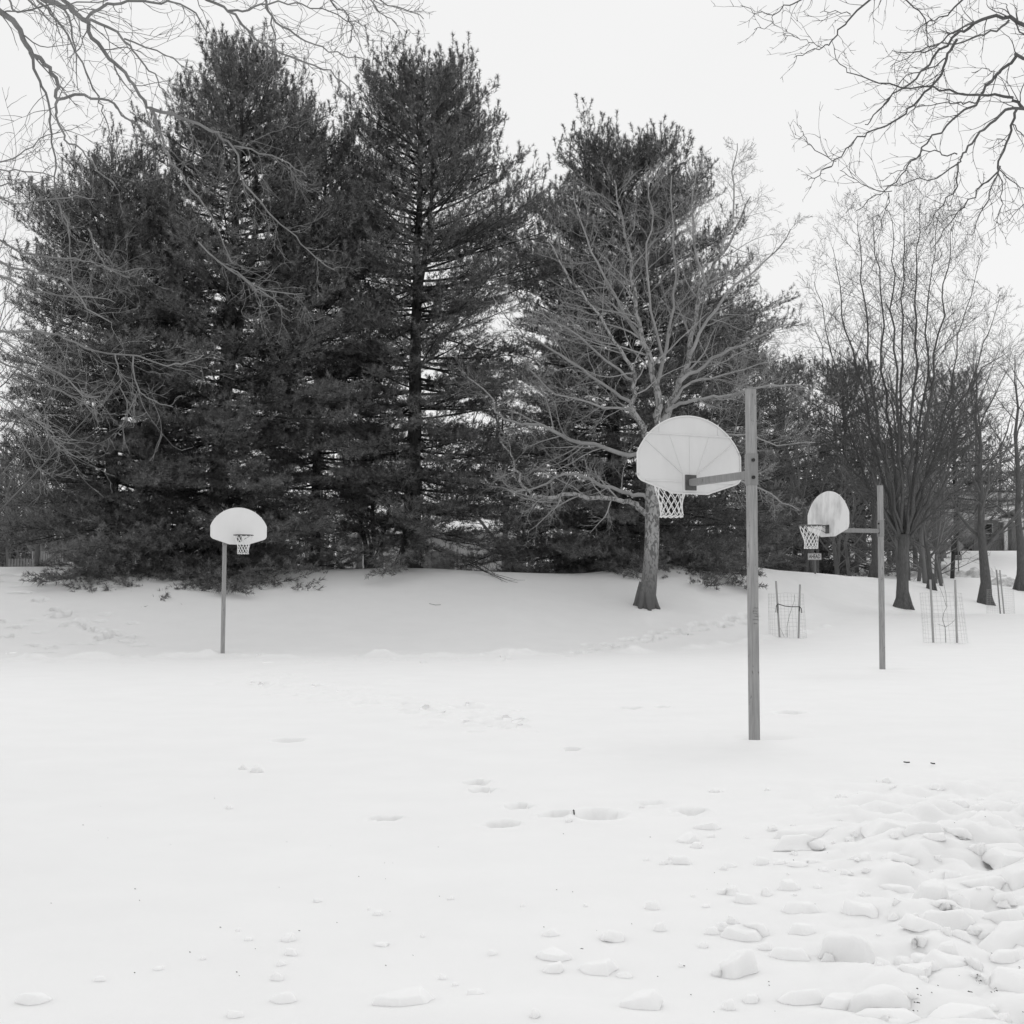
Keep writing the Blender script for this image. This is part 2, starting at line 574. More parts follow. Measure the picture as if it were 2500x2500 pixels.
def hoop(pole_xy, d, arm_len, h, board_mat, label, tilt=0.0):
    """d: unit direction pole->board (the way the board faces)"""
    x, y = pole_xy
    z0 = gz(x, y) - .35
    ang = math.atan2(d[1], d[0]) + math.pi / 2       # local -Y faces the direction d
    root = empty("basketball_hoop", (x, y, z0), label, "basketball hoop", "basketball hoops on the court", ang)
    root.rotation_euler = (0, tilt, ang)
    H = h + .35
    box_obj("pole", (0, 0, H / 2), (.089, .089, H), M['pole'], root, None, .010)
    cap = box_obj("pole_cap", (0, 0, H + .004), (.093, .093, .012), M['sleeve'], root, None, .004)
    za = .35 + 2.70
    sl = bm_obj("sleeve", bm_box(bmesh.new(), (0, 0, za + .05), (.104, .104, .33), None, .008), M['sleeve'], root)
    for k in (-.035, .145):
        for sx in (-1, 1):
            bm = bmesh.new()
            bmesh.ops.create_cone(bm, cap_ends=True, segments=8, radius1=.019, radius2=.016, depth=.022)
            bmesh.ops.transform(bm, matrix=Matrix.Translation((.02, 0, za + k)) @ Matrix.Rotation(math.pi / 2, 4, 'X') , verts=bm.verts)
            bmesh.ops.translate(bm, vec=(0, sx * .060, 0), verts=bm.verts)
            bm_obj("bolt", bm, M['dark'], sl)
    beam("arm", (0, -.052, za), (0, -arm_len + .02, za), .08, .08, M['sleeve'], root, .016)
    # bracket between arm and board
    zb = za - .125
    box_obj("bracket", (0, -arm_len + .012, za), (.145, .02, .175), M['rim'], root, None, .006)
    yb = -arm_len - .012
    b = prism("backboard", fan_outline(), .014, board_mat, root)
    b.location = (0, yb, zb)
    # flange round the edge, stiffening ribs and pad on the back
    fl = Tubes()
    o_ = fan_outline()
    o_ = o_ + [o_[0], o_[1]]
    fl.add([(px * .992, .012, .004 + pz * .992) for px, pz in o_], [.011] * len(o_), 6)
    link("edge_flange", fl.mesh("edge_flange"), M['board_back'], b)
    rb = M['board_back']
    beam("rib", (-.56, .013, .66), (.56, .013, .66), .018, .014, rb, b, .003)
    beam("rib", (-.58, .013, .135), (-.12, .013, .135), .012, .016, rb, b, .003)
    beam("rib", (.12, .013, .135), (.58, .013, .135), .012, .016, rb, b, .003)
    for e in [(-.60, .60), (-.26, .645), (0, .645), (.26, .645), (.60, .60)]:
        st = (.09 * (1 if e[0] > 0 else -1 if e[0] < 0 else 0), .215)
        beam("rib", (st[0], .0095, st[1]), (e[0], .0095, e[1]), .014, .007, rb, b, .002)
    for sx in (-.38, .40):
        beam("rib", (sx, .011, .675), (sx, .011, .80), .01, .008, rb, b, .002)
    box_obj("mounting_pad", (0, .011, .115), (.2, .012, .2), rb, b, None, .004)
    # rim, plate and braces on the front
    zr = .205
    rim = Tubes()
    Rr = .228
    yc = -.16 - Rr
    ring = [(Rr * math.cos(a), yc + Rr * math.sin(a), zr) for a in np.linspace(0, 2 * math.pi, 41)]
    rim.add(ring + [ring[1]], [.0105] * 42, 8)
    for sx in (-1, 1):
        rim.add([(sx * .055, -.01, .07), (sx * .12, -.09, .13), (sx * .19, yc + .1, zr - .012)], [.006] * 3, 5)
        rim.add([(sx * .05, -.008, zr), (sx * .10, yc + Rr * .9, zr)], [.009] * 2, 5)
    ro = link("rim", rim.mesh("rim"), M['rim'], root)
    ro.location = (0, yb, zb)
    pl = box_obj("rim_plate", (0, -.012, .14), (.12, .012, .17), M['rim'], root, None, .004)
    pl.location = (0, yb, zb)
    box_obj("neck", (0, -.075, zr - .004), (.10, .13, .012), M['rim'], ro, None, .003)
    net = Tubes()
    n, rows = 12, 6
    prof = [(.222, 0), (.195, -.085), (.165, -.165), (.142, -.235), (.130, -.30), (.128, -.365), (.130, -.42)]
    for k in range(n):
        for sgn in (-1, 1):
            pts = []
            for r, (rad, dz) in enumerate(prof):
                a = 2 * math.pi * k / n + sgn * r * math.pi / n
                jr = rad * (1 + .05 * math.sin(3 * a + r))
                pts.append((jr * math.cos(a), yc + jr * math.sin(a), zr + dz - .008 + .006 * math.sin(5 * a)))
            net.add(pts, [.0062] * len(pts), 4)
        a = 2 * math.pi * k / n
        loop = []
        for t in np.linspace(0, 1, 5):
            aa = a + (t - .5) * 2 * math.pi / n
            loop.append((.13 * math.cos(aa), yc + .13 * math.sin(aa), zr - .428 - .018 * math.sin(math.pi * t)))
        net.add(loop, [.0062] * 5, 4)
    no = link("net", net.mesh("net"), M['net'], root)
    no.location = (0, yb, zb)
    return root


def scribble(root):
    B = Tubes()
    for (z, x0, x1) in [(1.66, -.045, .03), (1.63, -.03, .045), (1.60, -.045, .04), (1.575, -.04, .02), (1.54, -.045, .045), (1.50, -.02, .03)]:
        pts = [((x0 + (x1 - x0) * i / 7) * .8, .0460, z + .006 * math.sin(i * 2.1 + z * 40) + rnd(.004)) for i in range(8)]
        B.add(pts, [.0022] * 8, 4)
    link("scribble", B.mesh("scribble"), M['mid'], root)


def unit(a, b):
    l = math.hypot(a, b)
    return a / l, b / l


near = hoop((2.497, 14.0), unit(-.43, .90), 1.16, 3.6, M['board_back'],
     "nearest basketball hoop, seen from the back of its ribbed fan board")
scribble(near)
hoop((7.3, 26.7), unit(-.94, -.36), 1.22, 3.6, M['board_worn'],
     "basketball hoop on the right with grey smears on its fan board", .006)
hoop((-7.12, 33.3), unit(.46, -.885), 1.22, 3.42, M['board_clean'],
     "far basketball hoop with clean white fan board below the pines", .006)


# ------------------------------------------------------------------ bare trees
def perp(d):
    r = Vector((rnd(1), rnd(1), rnd(1)))
    p = r - d * r.dot(d)
    return p.normalized() if p.length > 1e-4 else Vector((1, 0, 0))


class Spec:
    def __init__(s, **k):
        s.levels = 3          # further levels below a limb
        s.count = [9, 6, 4]
        s.ratio = [.5, .5, .5]
        s.angle = [.8, .8, .8]
        s.jit = .16
        s.up = [.04, .03, .02]
        s.rmin = .004
        s.rratio = .5
        s.start = .2
        s.nseg = [6, 5, 4]
        s.flat = 1.0
        s.__dict__.update(k)


def spawn(B, pts, rad, lev, S, length=None):
    """side shoots along a poly-line"""
    if lev >= S.levels:
        return
    seg = [(Vector(pts[i + 1]) - Vector(pts[i])) for i in range(len(pts) - 1)]
    ls = [s.length for s in seg]
    tot = sum(ls)
    n = max(1, int(S.count[lev] * random.uniform(.8, 1.2)))
    for k in range(n):
        t = S.start + (1 - S.start) * (k + random.random()) / n
        dd, i = t * tot, 0
        while i < len(ls) - 1 and dd > ls[i]:
            dd -= ls[i]
            i += 1
        f = min(1, dd / max(ls[i], 1e-5))
        p = Vector(pts[i]) + seg[i] * f
        r = (rad[i] * (1 - f) + rad[i + 1] * f) * S.rratio * random.uniform(.8, 1.1)
        tan = seg[i].normalized()
        q = perp(tan)
        q.y *= S.flat
        a = S.angle[lev] * random.uniform(.65, 1.25)
        d = (tan * math.cos(a) + q * math.sin(a)).normalized()
        L = (length if (length and lev == 0) else tot * S.ratio[lev]) * (1.15 - .65 * t) * random.uniform(.65, 1.25)
        shoot(B, p, d, L, max(r, S.rmin), lev, S)


def shoot(B, p, d, L, r, lev, S):
    n = S.nseg[lev]
    pts, rad = [p.copy()], [r]
    d = d.copy()
    for i in range(n):
        d.x += rnd(S.jit)
        d.y += rnd(S.jit) * S.flat
        d.z += rnd(S.jit) + S.up[lev]
        d.normalize()
        p = p + d * (L / n)
        pts.append(p.copy())
        rad.append(max(r * (1 - .75 * (i + 1) / n), S.rmin * .55))
    B.add(pts, rad)
    spawn(B, pts, rad, lev + 1, S)


def limb(pxs, Y0, dY, r0, r1, wig=.0):
    """limb from digitised picture points, marching in depth from Y0 to Y0+dY"""
    n = len(pxs)
    out = []
    for i, (a, b) in enumerate(pxs):
        t = i / (n - 1)
        out.append(at(a, b, Y0 + dY * t + rnd(wig)))
    # one refinement so bends are soft
    ref = [out[0]]
    for i in range(n - 1):
        p0, p1, p2, p3 = out[max(0, i - 1)], out[i], out[i + 1], out[min(n - 1, i + 2)]
        for t in (.33, .67, 1):
            ref.append(.5 * ((2 * p1) + (p2 - p0) * t + (2 * p0 - 5 * p1 + 4 * p2 - p3) * t * t + (3 * p1 - p0 - 3 * p2 + p3) * t ** 3))
    m = len(ref)
    zz = .0016 * abs(Y0)
    ref = [q + Vector((rnd(zz), rnd(zz), rnd(zz))) if 0 < i < m - 1 else q for i, q in enumerate(ref)]
    return ref, [r0 + (r1 - r0) * (i / (m - 1)) ** .85 for i in range(m)]


def tree_from(name, base, trunk_B, crown_B, label, bark, twig, group=None):
    root = empty(name, base, label, "tree", group)
    root.rotation_euler = (0, 0, 0)
    if trunk_B:
        link("trunk", trunk_B.mesh("trunk"), bark, root)
    if crown_B:
        link("crown", crown_B.mesh("crown"), twig, root)
    return root


def auto_tree(px, py_base, Y, height, r, label, S, lean=0.0, nlimb=9, fork=.25, spread=.6, bark=None, twig=None, name="bare_tree", zsink=.3, upright=.55, group=None, lr=.5):
    x = (px - 1250) / FPX * Y
    zg = gz(x, Y)
    base = Vector((x, Y, zg - zsink))
    T, Cr = Tubes(base), Tubes(base)
    pts, rad = [], []
    n = 9
    for i in range(n + 1):
        t = i / n
        pts.append(base + Vector((lean * height * t * t + rnd(.02) * height * .3, rnd(.02) * height * .3, (height * .82 + zsink) * t)))
        flare = 1 + .55 * math.exp(-t * 16)
        rad.append(max(.012, r * flare * (1 - .93 * t ** .85)))
    T.add(pts, rad, 10)
    roots(T, base + Vector((0, 0, zsink - .25)), r * 1.1, 5)
    for k in range(nlimb):
        t = fork + (1 - fork) * (k + .5 * random.random()) / nlimb
        f = t * n
        i = min(int(f), n - 1)
        p = pts[i].lerp(pts[i + 1], f - i)
        az = k * 2.4 + rnd(.4)
        el = upright + .5 * t + rnd(.15)
        d = Vector((math.cos(az) * math.cos(el), math.sin(az) * math.cos(el), math.sin(el)))
        L = height * spread * (1.1 - .75 * t) * random.uniform(.8, 1.15)
        rr = rad[i] * lr
        shoot(Cr, p, d, L, rr, 0, S)
    return tree_from(name, base, T, Cr, label, bark or M['bark'], twig or M['twig'], group)


# --- the mottled sycamore in front of the right-hand pine
def roots(T, base, r, n=6):
    a0 = random.random() * 6
    for k in range(n):
        a = a0 + k * 6.283 / n + rnd(.3)
        c = Vector((math.cos(a), math.sin(a), 0))
        b = base + Vector((0, 0, .25))
        T.add([b + c * r * .35 + Vector((0, 0, .75)), b + c * r * .75 + Vector((0, 0, .35)), b + c * r * 1.05 + Vector((0, 0, .10)), b + c * r * 1.55 + Vector((0, 0, -.14))],
              [r * .42, r * .42, r * .36, r * .22], 8)


def sycamore():
    Y = ground_at(1577, 1481)[1]
    b = at(1577, 1488, Y)
    base = Vector((b.x, Y, gz(b.x, Y) - .25))
    T, Cr = Tubes(base), Tubes(base)
    r0 = .235
    trunk = [(1570, 1530), (1576, 1486), (1584, 1430), (1589, 1372), (1592, 1310), (1592, 1250), (1592, 1196), (1597, 1150), (1601, 1110), (1607, 1065), (1613, 1030)]
    pts = [at(a, c, Y) for a, c in trunk]
    rad = [.42, .31, .255, .24, .232, .222, .21, .20, .19, .18, .165]
    T.add(pts, rad, 12)
    roots(T, base, .27)
    limbs = [
        ([(1611, 1036), (1640, 985), (1660, 930), (1685, 860), (1695, 790), (1720, 690), (1760, 620), (1800, 560), (1832, 480)], 1.5, .14, .012),
        ([(1610, 1040), (1602, 960), (1590, 900), (1570, 830), (1550, 760), (1545, 680), (1530, 600), (1515, 520), (1500, 440)], -1.0, .13, .012),
        ([(1598, 1120), (1575, 1060), (1555, 1020), (1545, 985), (1550, 930), (1530, 880), (1500, 830), (1440, 740), (1380, 660), (1340, 590)], -2.5, .11, .011),
        ([(1584, 1270), (1562, 1240), (1545, 1230), (1500, 1220), (1400, 1210), (1340, 1215), (1290, 1205), (1265, 1160), (1255, 1120), (1220, 1075)], -2.5, .10, .012),
        ([(1586, 1216), (1560, 1210), (1520, 1200), (1440, 1175), (1390, 1155), (1340, 1180), (1285, 1200), (1240, 1195)], 1.0, .08, .011),
        ([(1595, 1128), (1560, 1113), (1480, 1095), (1390, 1070), (1320, 1035), (1270, 1035), (1220, 1015), (1200, 970), (1140, 920)], 2.0, .09, .011),
        ([(1625, 1005), (1660, 988), (1720, 975), (1780, 965), (1850, 950), (1930, 940), (1990, 955)], -2.0, .07, .010),
        ([(1658, 935), (1700, 905), (1760, 865), (1830, 830), (1900, 800), (1960, 790)], 2.5, .07, .010),
        ([(1682, 868), (1730, 780), (1800, 690), (1870, 640), (1930, 560)], .5, .06, .010),
        ([(1606, 1170), (1650, 1150), (1720, 1140), (1800, 1170), (1880, 1210), (1950, 1245)], -2.5, .06, .009),
        ([(1601, 960), (1620, 880), (1640, 780), (1650, 680), (1645, 560), (1640, 430)], 2.0, .07, .010),
        ([(1575, 850), (1520, 760), (1460, 640), (1420, 560), (1400, 470)], 1.5, .06, .010),
        ([(1545, 985), (1500, 960), (1420, 900), (1340, 850), (1260, 800), (1200, 720)], 2.5, .06, .010),
        ([(1550, 930), (1480, 880), (1380, 800), (1300, 760)], -2.5, .05, .009),
        ([(1560, 1030), (1530, 1005), (1440, 985), (1360, 960), (1290, 900)], -1.5, .055, .009),
        ([(1720, 690), (1700, 600), (1690, 500), (1700, 400)], -1.5, .05, .009),
        ([(1760, 620), (1790, 520), (1790, 420), (1800, 350)], 1.0, .04, .008),
        ([(1620, 880), (1590, 760), (1580, 640), (1590, 520), (1575, 420)], -2.0, .05, .009),
        ([(1640, 985), (1690, 930), (1760, 920), (1850, 890), (1920, 870)], 1.5, .05, .009),
        ([(1600, 1130), (1660, 1080), (1730, 1060), (1830, 1060), (1900, 1090), (1990, 1080)], 2.0, .05, .009),
    ]
    S = Spec(levels=3, count=[20, 9, 5], ratio=[.30, .5, .5], angle=[.9, .8, .75], jit=.24, up=[.03, .02, .02], rmin=.0052, rratio=.40, start=.2, nseg=[6, 5, 4])
    for pxs, dy, ra, rb in limbs:
        p, r = limb(pxs, Y, dy, ra * 1.0, rb * 1.6, .05)
        (T if ra > .09 else Cr).add(p, r, 8)
        spawn(Cr, p, r, 0, S)
    tree_from("sycamore_tree", base, T, Cr, "bare sycamore with flaky mottled trunk, directly behind the nearest hoop", M['sycamore'], M['sycamore_twig'])


M['sycamore_twig'] = simple("sycamore_twigs", .26, .36, 3, .85, spec=.2)
sycamore()


# --- the vase-shaped tree at the right
def vase_tree():
    Y = ground_at(2203, 1484)[1]
    x = (2203 - 1250) / FPX * Y
    base = Vector((x, Y, gz(x, Y) - .3))
    T, Cr = Tubes(base), Tubes(base)
    tp = [(2201, 1502), (2201, 1484), (2203, 1460), (2204, 1400), (2205, 1350), (2207, 1305)]
    T.add([at(a, c, Y) for a, c in tp], [.48, .38, .26, .225, .22, .25], 12)
    roots(T, base + Vector((0, 0, .05)), .28)
    tops = [(1985, 800), (1990, 690), (2030, 600), (2090, 530), (2130, 500), (2170, 520), (2200, 480), (2250, 490), (2290, 540), (2330, 540), (2390, 620), (2445, 720), (2480, 850)]
    S = Spec(levels=3, count=[27, 9, 5], ratio=[.24, .46, .5], angle=[.8, .8, .7], jit=.18, up=[.05, .03, .03], rmin=.006, rratio=.42, start=.2, nseg=[6, 5, 4])
    for i, (tx, ty) in enumerate(tops):
        sx = 2206 + (tx - 2206) * .06
        dx, dy = tx - sx, 1300 - ty
        pxs = [(sx, 1318)] + [(sx + dx * f ** .8 + rnd(7), 1300 - dy * f + rnd(4)) for f in (.12, .3, .5, .7, .85, 1)]
        p, r = limb(pxs, Y, (-1) ** i * random.uniform(.5, 4.0), .088 if 1 < i < 10 else .06, .010, .06)
        T.add(p, r, 8)
        spawn(Cr, p, r, 0, S)
    low = [([(2200, 1310), (2150, 1230), (2090, 1150), (2040, 1090), (2000, 1040)], 1.5, .075), ([(2212, 1310), (2245, 1250), (2255, 1180), (2290, 1120), (2340, 1060)], -1, .07),
           ([(2215, 1320), (2260, 1270), (2320, 1210), (2390, 1180)], -2, .06), ([(2204, 1305), (2180, 1200), (2160, 1080), (2120, 980)], -2, .07),
           ([(2208, 1290), (2260, 1160), (2330, 1000), (2400, 900), (2460, 860)], 1.5, .08), ([(2200, 1290), (2130, 1200), (2030, 1180), (1960, 1190)], -1.5, .04)]
    S2 = Spec(levels=3, count=[24, 8, 5], ratio=[.38, .45, .5], angle=[.7, .7, .7], jit=.14, up=[.05, .04, .03], rmin=.0055, rratio=.42, start=.2, nseg=[6, 5, 4])
    for pxs, dy, ra in low:
        p, r = limb(pxs, Y, dy, ra, .012, .06)
        Cr.add(p, r, 6)
        spawn(Cr, p, r, 0, S2)
    tree_from("shade_tree", base, T, Cr, "large bare vase-shaped tree with many upright limbs, right of the right hoop", M['bark'], M['bark'])


vase_tree()

S_far = Spec(levels=3, count=[10, 6, 4], ratio=[.42, .45, .5], angle=[.7, .7, .7], jit=.13, up=[.06, .05, .04], rmin=.008, rratio=.5, start=.2, nseg=[5, 4, 3])
S_mid = Spec(levels=3, count=[12, 6, 4], ratio=[.42, .45, .5], angle=[.7, .7, .7], jit=.14, up=[.05, .05, .03], rmin=.006, rratio=.5, start=.2, nseg=[6, 4, 3])
S_mid2 = Spec(levels=3, count=[16, 8, 5], ratio=[.42, .45, .5], angle=[.7, .7, .7], jit=.16, up=[.05, .05, .03], rmin=.005, rratio=.5, start=.15, nseg=[6, 4, 3])
auto_tree(2402, 1440, 62, 13.5, .26, "bare dark-trunked tree standing behind the smallest tree cage at far right", S_mid2, -.02, 13, .22, .46, lr=.42)
auto_tree(2490, 1410, 70, 15, .25, "bare tree at the right edge of the picture beyond the road", S_mid2, .0, 15, .25, .36, lr=.36)
auto_tree(1976, 1398, 66, 9, .30, "dark trunk standing just left of the AHEAD sign post", S_far, -.16, 8, .3, .4)
auto_tree(2136, 1415, 66, 10, .24, "dark tree trunk half hidden behind the right hoop's post", S_far, .02, 10, .3, .45)
auto_tree(2272, 1418, 64, 6.6, .16, "small leaning bare tree beside the snow heap", S_mid, -.13, 11, .3, .6)
auto_tree(2338, 1340, 96, 8, .22, "spreading multi-stemmed bare tree in the front yard of the porch house", S_far, .0, 14, .08, .75, upright=.25)
auto_tree(-40, 1390, 40, 15, .13, "tall fine-twigged bare tree at the left edge, behind the overhanging boughs", S_mid2, .0, 22, .15, .36, lr=.3)
auto_tree(-150, 1390, 50, 17, .16, "bare tree mostly out of frame at far left", S_mid2, .02, 20, .15, .38, lr=.3)
auto_tree(90, 1390, 58, 11, .15, "grey bare tree rising behind the dark picket fence", S_far, .02, 13, .1, .5)
auto_tree(1235, 1390, 68, 13, .2, "bare grey tree seen in the gap between the middle and right pines", S_far, -.02, 13, .15, .45)
auto_tree(1900, 1385, 80, 14, .2, "slim bare tree above the dark evergreens left of the right hoop", S_far, .03, 12, .2, .4)
auto_tree(2050, 1385, 84, 13, .2, "bare tree behind the right hoop's board, in front of the evergreens", S_far, -.02, 12, .2, .4)
auto_tree(880, 1388, 66, 13, .18, "bare tree far behind the two tall pines", S_far, .0, 12, .15, .45)


# --- overhanging boughs from the two trees that stand just outside the frame
def overhang_left():
    Y = 9.5
    base = Vector((-6.6, 9.8, gz(-6.6, 9.8) - .3))
    T, Cr = Tubes(base), Tubes(base)
    top = Vector((-6.2, 9.7, 7.5))
    T.add([base, base + Vector((.05, 0, .5)), base + Vector((.1, 0, 2.5)), base + Vector((.25, 0, 5)), top, Vector((-6.0, 9.6, 9.0))], [.42, .34, .29, .25, .2, .13], 12)
    k = .44
    c1 = lambda L: [(a * k, b * k) for a, b in L]
    c4 = lambda L: [(a * k, 800 + b * k) for a, b in L]
    limbs = [
        (c1([(-900, -500), (-500, -300), (0, 60), (110, 170), (165, 290), (240, 330), (290, 400), (320, 490), (325, 545), (460, 530), (600, 560), (680, 640), (770, 700), (830, 790)]), .055, .006, 1.0, 16),
        (c1([(165, 290), (210, 420), (250, 520), (285, 680), (300, 860), (310, 1040), (345, 1190), (390, 1300)]), .017, .004, .6, 8),
        (c1([(325, 545), (310, 620), (345, 720), (365, 770), (450, 830), (540, 950), (640, 1030)]), .015, .004, -.6, 8),
        (c1([(-300, -700), (0, -350), (220, 0), (310, 110), (400, 240), (470, 390), (540, 530), (570, 610), (600, 740), (605, 830)]), .022, .004, 1.2, 14),
        (c1([(-400, -500), (0, -130), (270, 0), (370, 40), (430, 80), (480, 130), (540, 240), (640, 350), (720, 440), (800, 560), (850, 640), (900, 790), (960, 900), (1060, 1060), (1170, 1190), (1240, 1350), (1290, 1460)]), .05, .005, 2.0, 20),
        (c1([(830, 600), (950, 640), (1100, 690), (1200, 740), (1300, 810), (1330, 960), (1440, 1120), (1600, 1280), (1700, 1380), (1860, 1500)]), .020, .004, .8, 16),
        (c1([(1300, 810), (1450, 850), (1600, 900), (1700, 980)]), .010, .004, .6, 8),
        (c1([(200, -300), (350, 0), (470, 100), (600, 20), (700, 10), (850, 20), (960, 15), (1090, 80), (1150, 180)]), .030, .006, .8, 10),
        (c1([(480, 110), (600, 160), (700, 230), (750, 310), (830, 390), (890, 470), (930, 540)]), .016, .004, .7, 10),
        (c1([(690, 215), (870, 290), (1000, 350), (1080, 430)]), .010, .004, .6, 7),
        (c1([(900, -200), (1150, 0), (1270, 60), (1350, 140), (1430, 220), (1560, 290), (1700, 350), (1830, 400), (1930, 490), (1990, 600)]), .024, .005, 1.0, 14),
        (c1([(1270, 60), (1350, 60), (1450, 20), (1600, 10), (1720, 40), (1930, 110), (2010, 140)]), .013, .004, .7, 9),
        (c1([(1380, -200), (1470, 0), (1510, 90), (1600, 170), (1700, 230), (1830, 280), (1932, 315), (2040, 335)]), .015, .004, .8, 10),
        (c1([(1510, 90), (1530, 250), (1560, 330)]), .009, .004, .4, 5),
        (c1([(1900, -200), (2050, 0), (2110, 60), (2200, 130)]), .009, .004, .4, 7),
        (c1([(1900, -200), (2110, 0), (2240, 50), (2350, 105)]), .010, .004, .4, 8),
        (c1([(1750, -150), (1850, 20), (1930, 80), (1960, 180), (1940, 240)]), .010, .004, .5, 9),
        (c1([(0, -100), (60, 20), (100, 60), (230, 30), (420, 20), (600, 0)]), .012, .005, .4, 6),
        (c1([(-300, 1300), (0, 1530), (140, 1590), (300, 1640), (480, 1640), (640, 1680)]), .014, .004, .8, 14),
        (c1([(-300, 1250), (0, 1450), (150, 1500), (330, 1540), (480, 1700), (620, 1790)]), .014, .004, -.8, 14),
        (c1([(-300, 1150), (0, 1340), (180, 1420), (420, 1430), (540, 1470), (640, 1500), (800, 1490)]), .013, .004, .6, 14),
        (c1([(350, 1190), (395, 1330), (400, 1500), (420, 1600)]), .009, .004, .4, 6),
        (c1([(490, 1270), (520, 1390), (600, 1490), (720, 1540)]), .009, .004, .4, 7),
        (c1([(1100, 1340), (1340, 1550), (1420, 1600), (1500, 1650), (1570, 1700)]), .009, .004, .4, 8),
        (c1([(1250, 1480), (1460, 1600), (1680, 1630)]), .008, .004, .4, 6),
        (c4([(-300, -60), (0, 30), (200, 20), (380, 60), (520, 130), (760, 160), (920, 210), (1050, 190), (1130, 150)]), .014, .004, .6, 18),
        (c4([(640, 150), (665, 260), (680, 360), (730, 490)]), .008, .0035, .3, 6),
        (c4([(740, 160), (770, 350), (850, 410), (960, 440)]), .008, .0035, .3, 6),
        (c4([(-300, 100), (0, 180), (140, 260), (300, 330), (420, 400), (540, 480)]), .012, .004, .5, 16),
        (c4([(-250, 20), (0, 60), (170, 180), (330, 250), (460, 370), (560, 380)]), .012, .004, -.5, 16),
        (c4([(60, 560), (130, 640), (200, 760), (240, 820)]), .007, .0035, .3, 6),
        (c4([(200, 460), (240, 540), (310, 640), (430, 720)]), .008, .0035, .3, 8),
        (c4([(-200, 300), (0, 380), (100, 450), (240, 540), (300, 580)]), .011, .004, .4, 12),
        (c1([(-300, 900), (0, 1105), (200, 1110), (380, 1090), (520, 1100)]), .010, .004, .5, 8),
        (c1([(-300, 850), (0, 900), (150, 830), (260, 760), (400, 720)]), .010, .0035, .5, 8),
        (c1([(-300, 1000), (0, 1025), (100, 1020), (250, 1030), (340, 1020)]), .009, .0035, .5, 6),
        (c1([(-200, 900), (0, 940), (120, 950), (300, 985), (420, 1050)]), .009, .0035, -.4, 6),
    ]
    S = Spec(levels=2, count=[10, 4], ratio=[.2, .4], angle=[.8, .8], jit=.33, up=[-.01, .0], rmin=.0026, rratio=.42, start=.1, nseg=[8, 4])
    for L, ra, rb, dy, n in limbs:
        p, r = limb(L, Y + rnd(.6), dy, ra * (.5 if ra > .02 else .7), rb * .85, .03)
        B = T if ra > .04 else Cr
        B.add(p, r, 7)
        S.count = [int(n * 1.35), 4]
        spawn(Cr, p, r, 0, S, .55)
    o = tree_from("overhanging_tree", base, T, Cr, "pale bare boughs hanging into the upper left corner from a tree outside the frame", M['over_bark'], M['over_bark'])


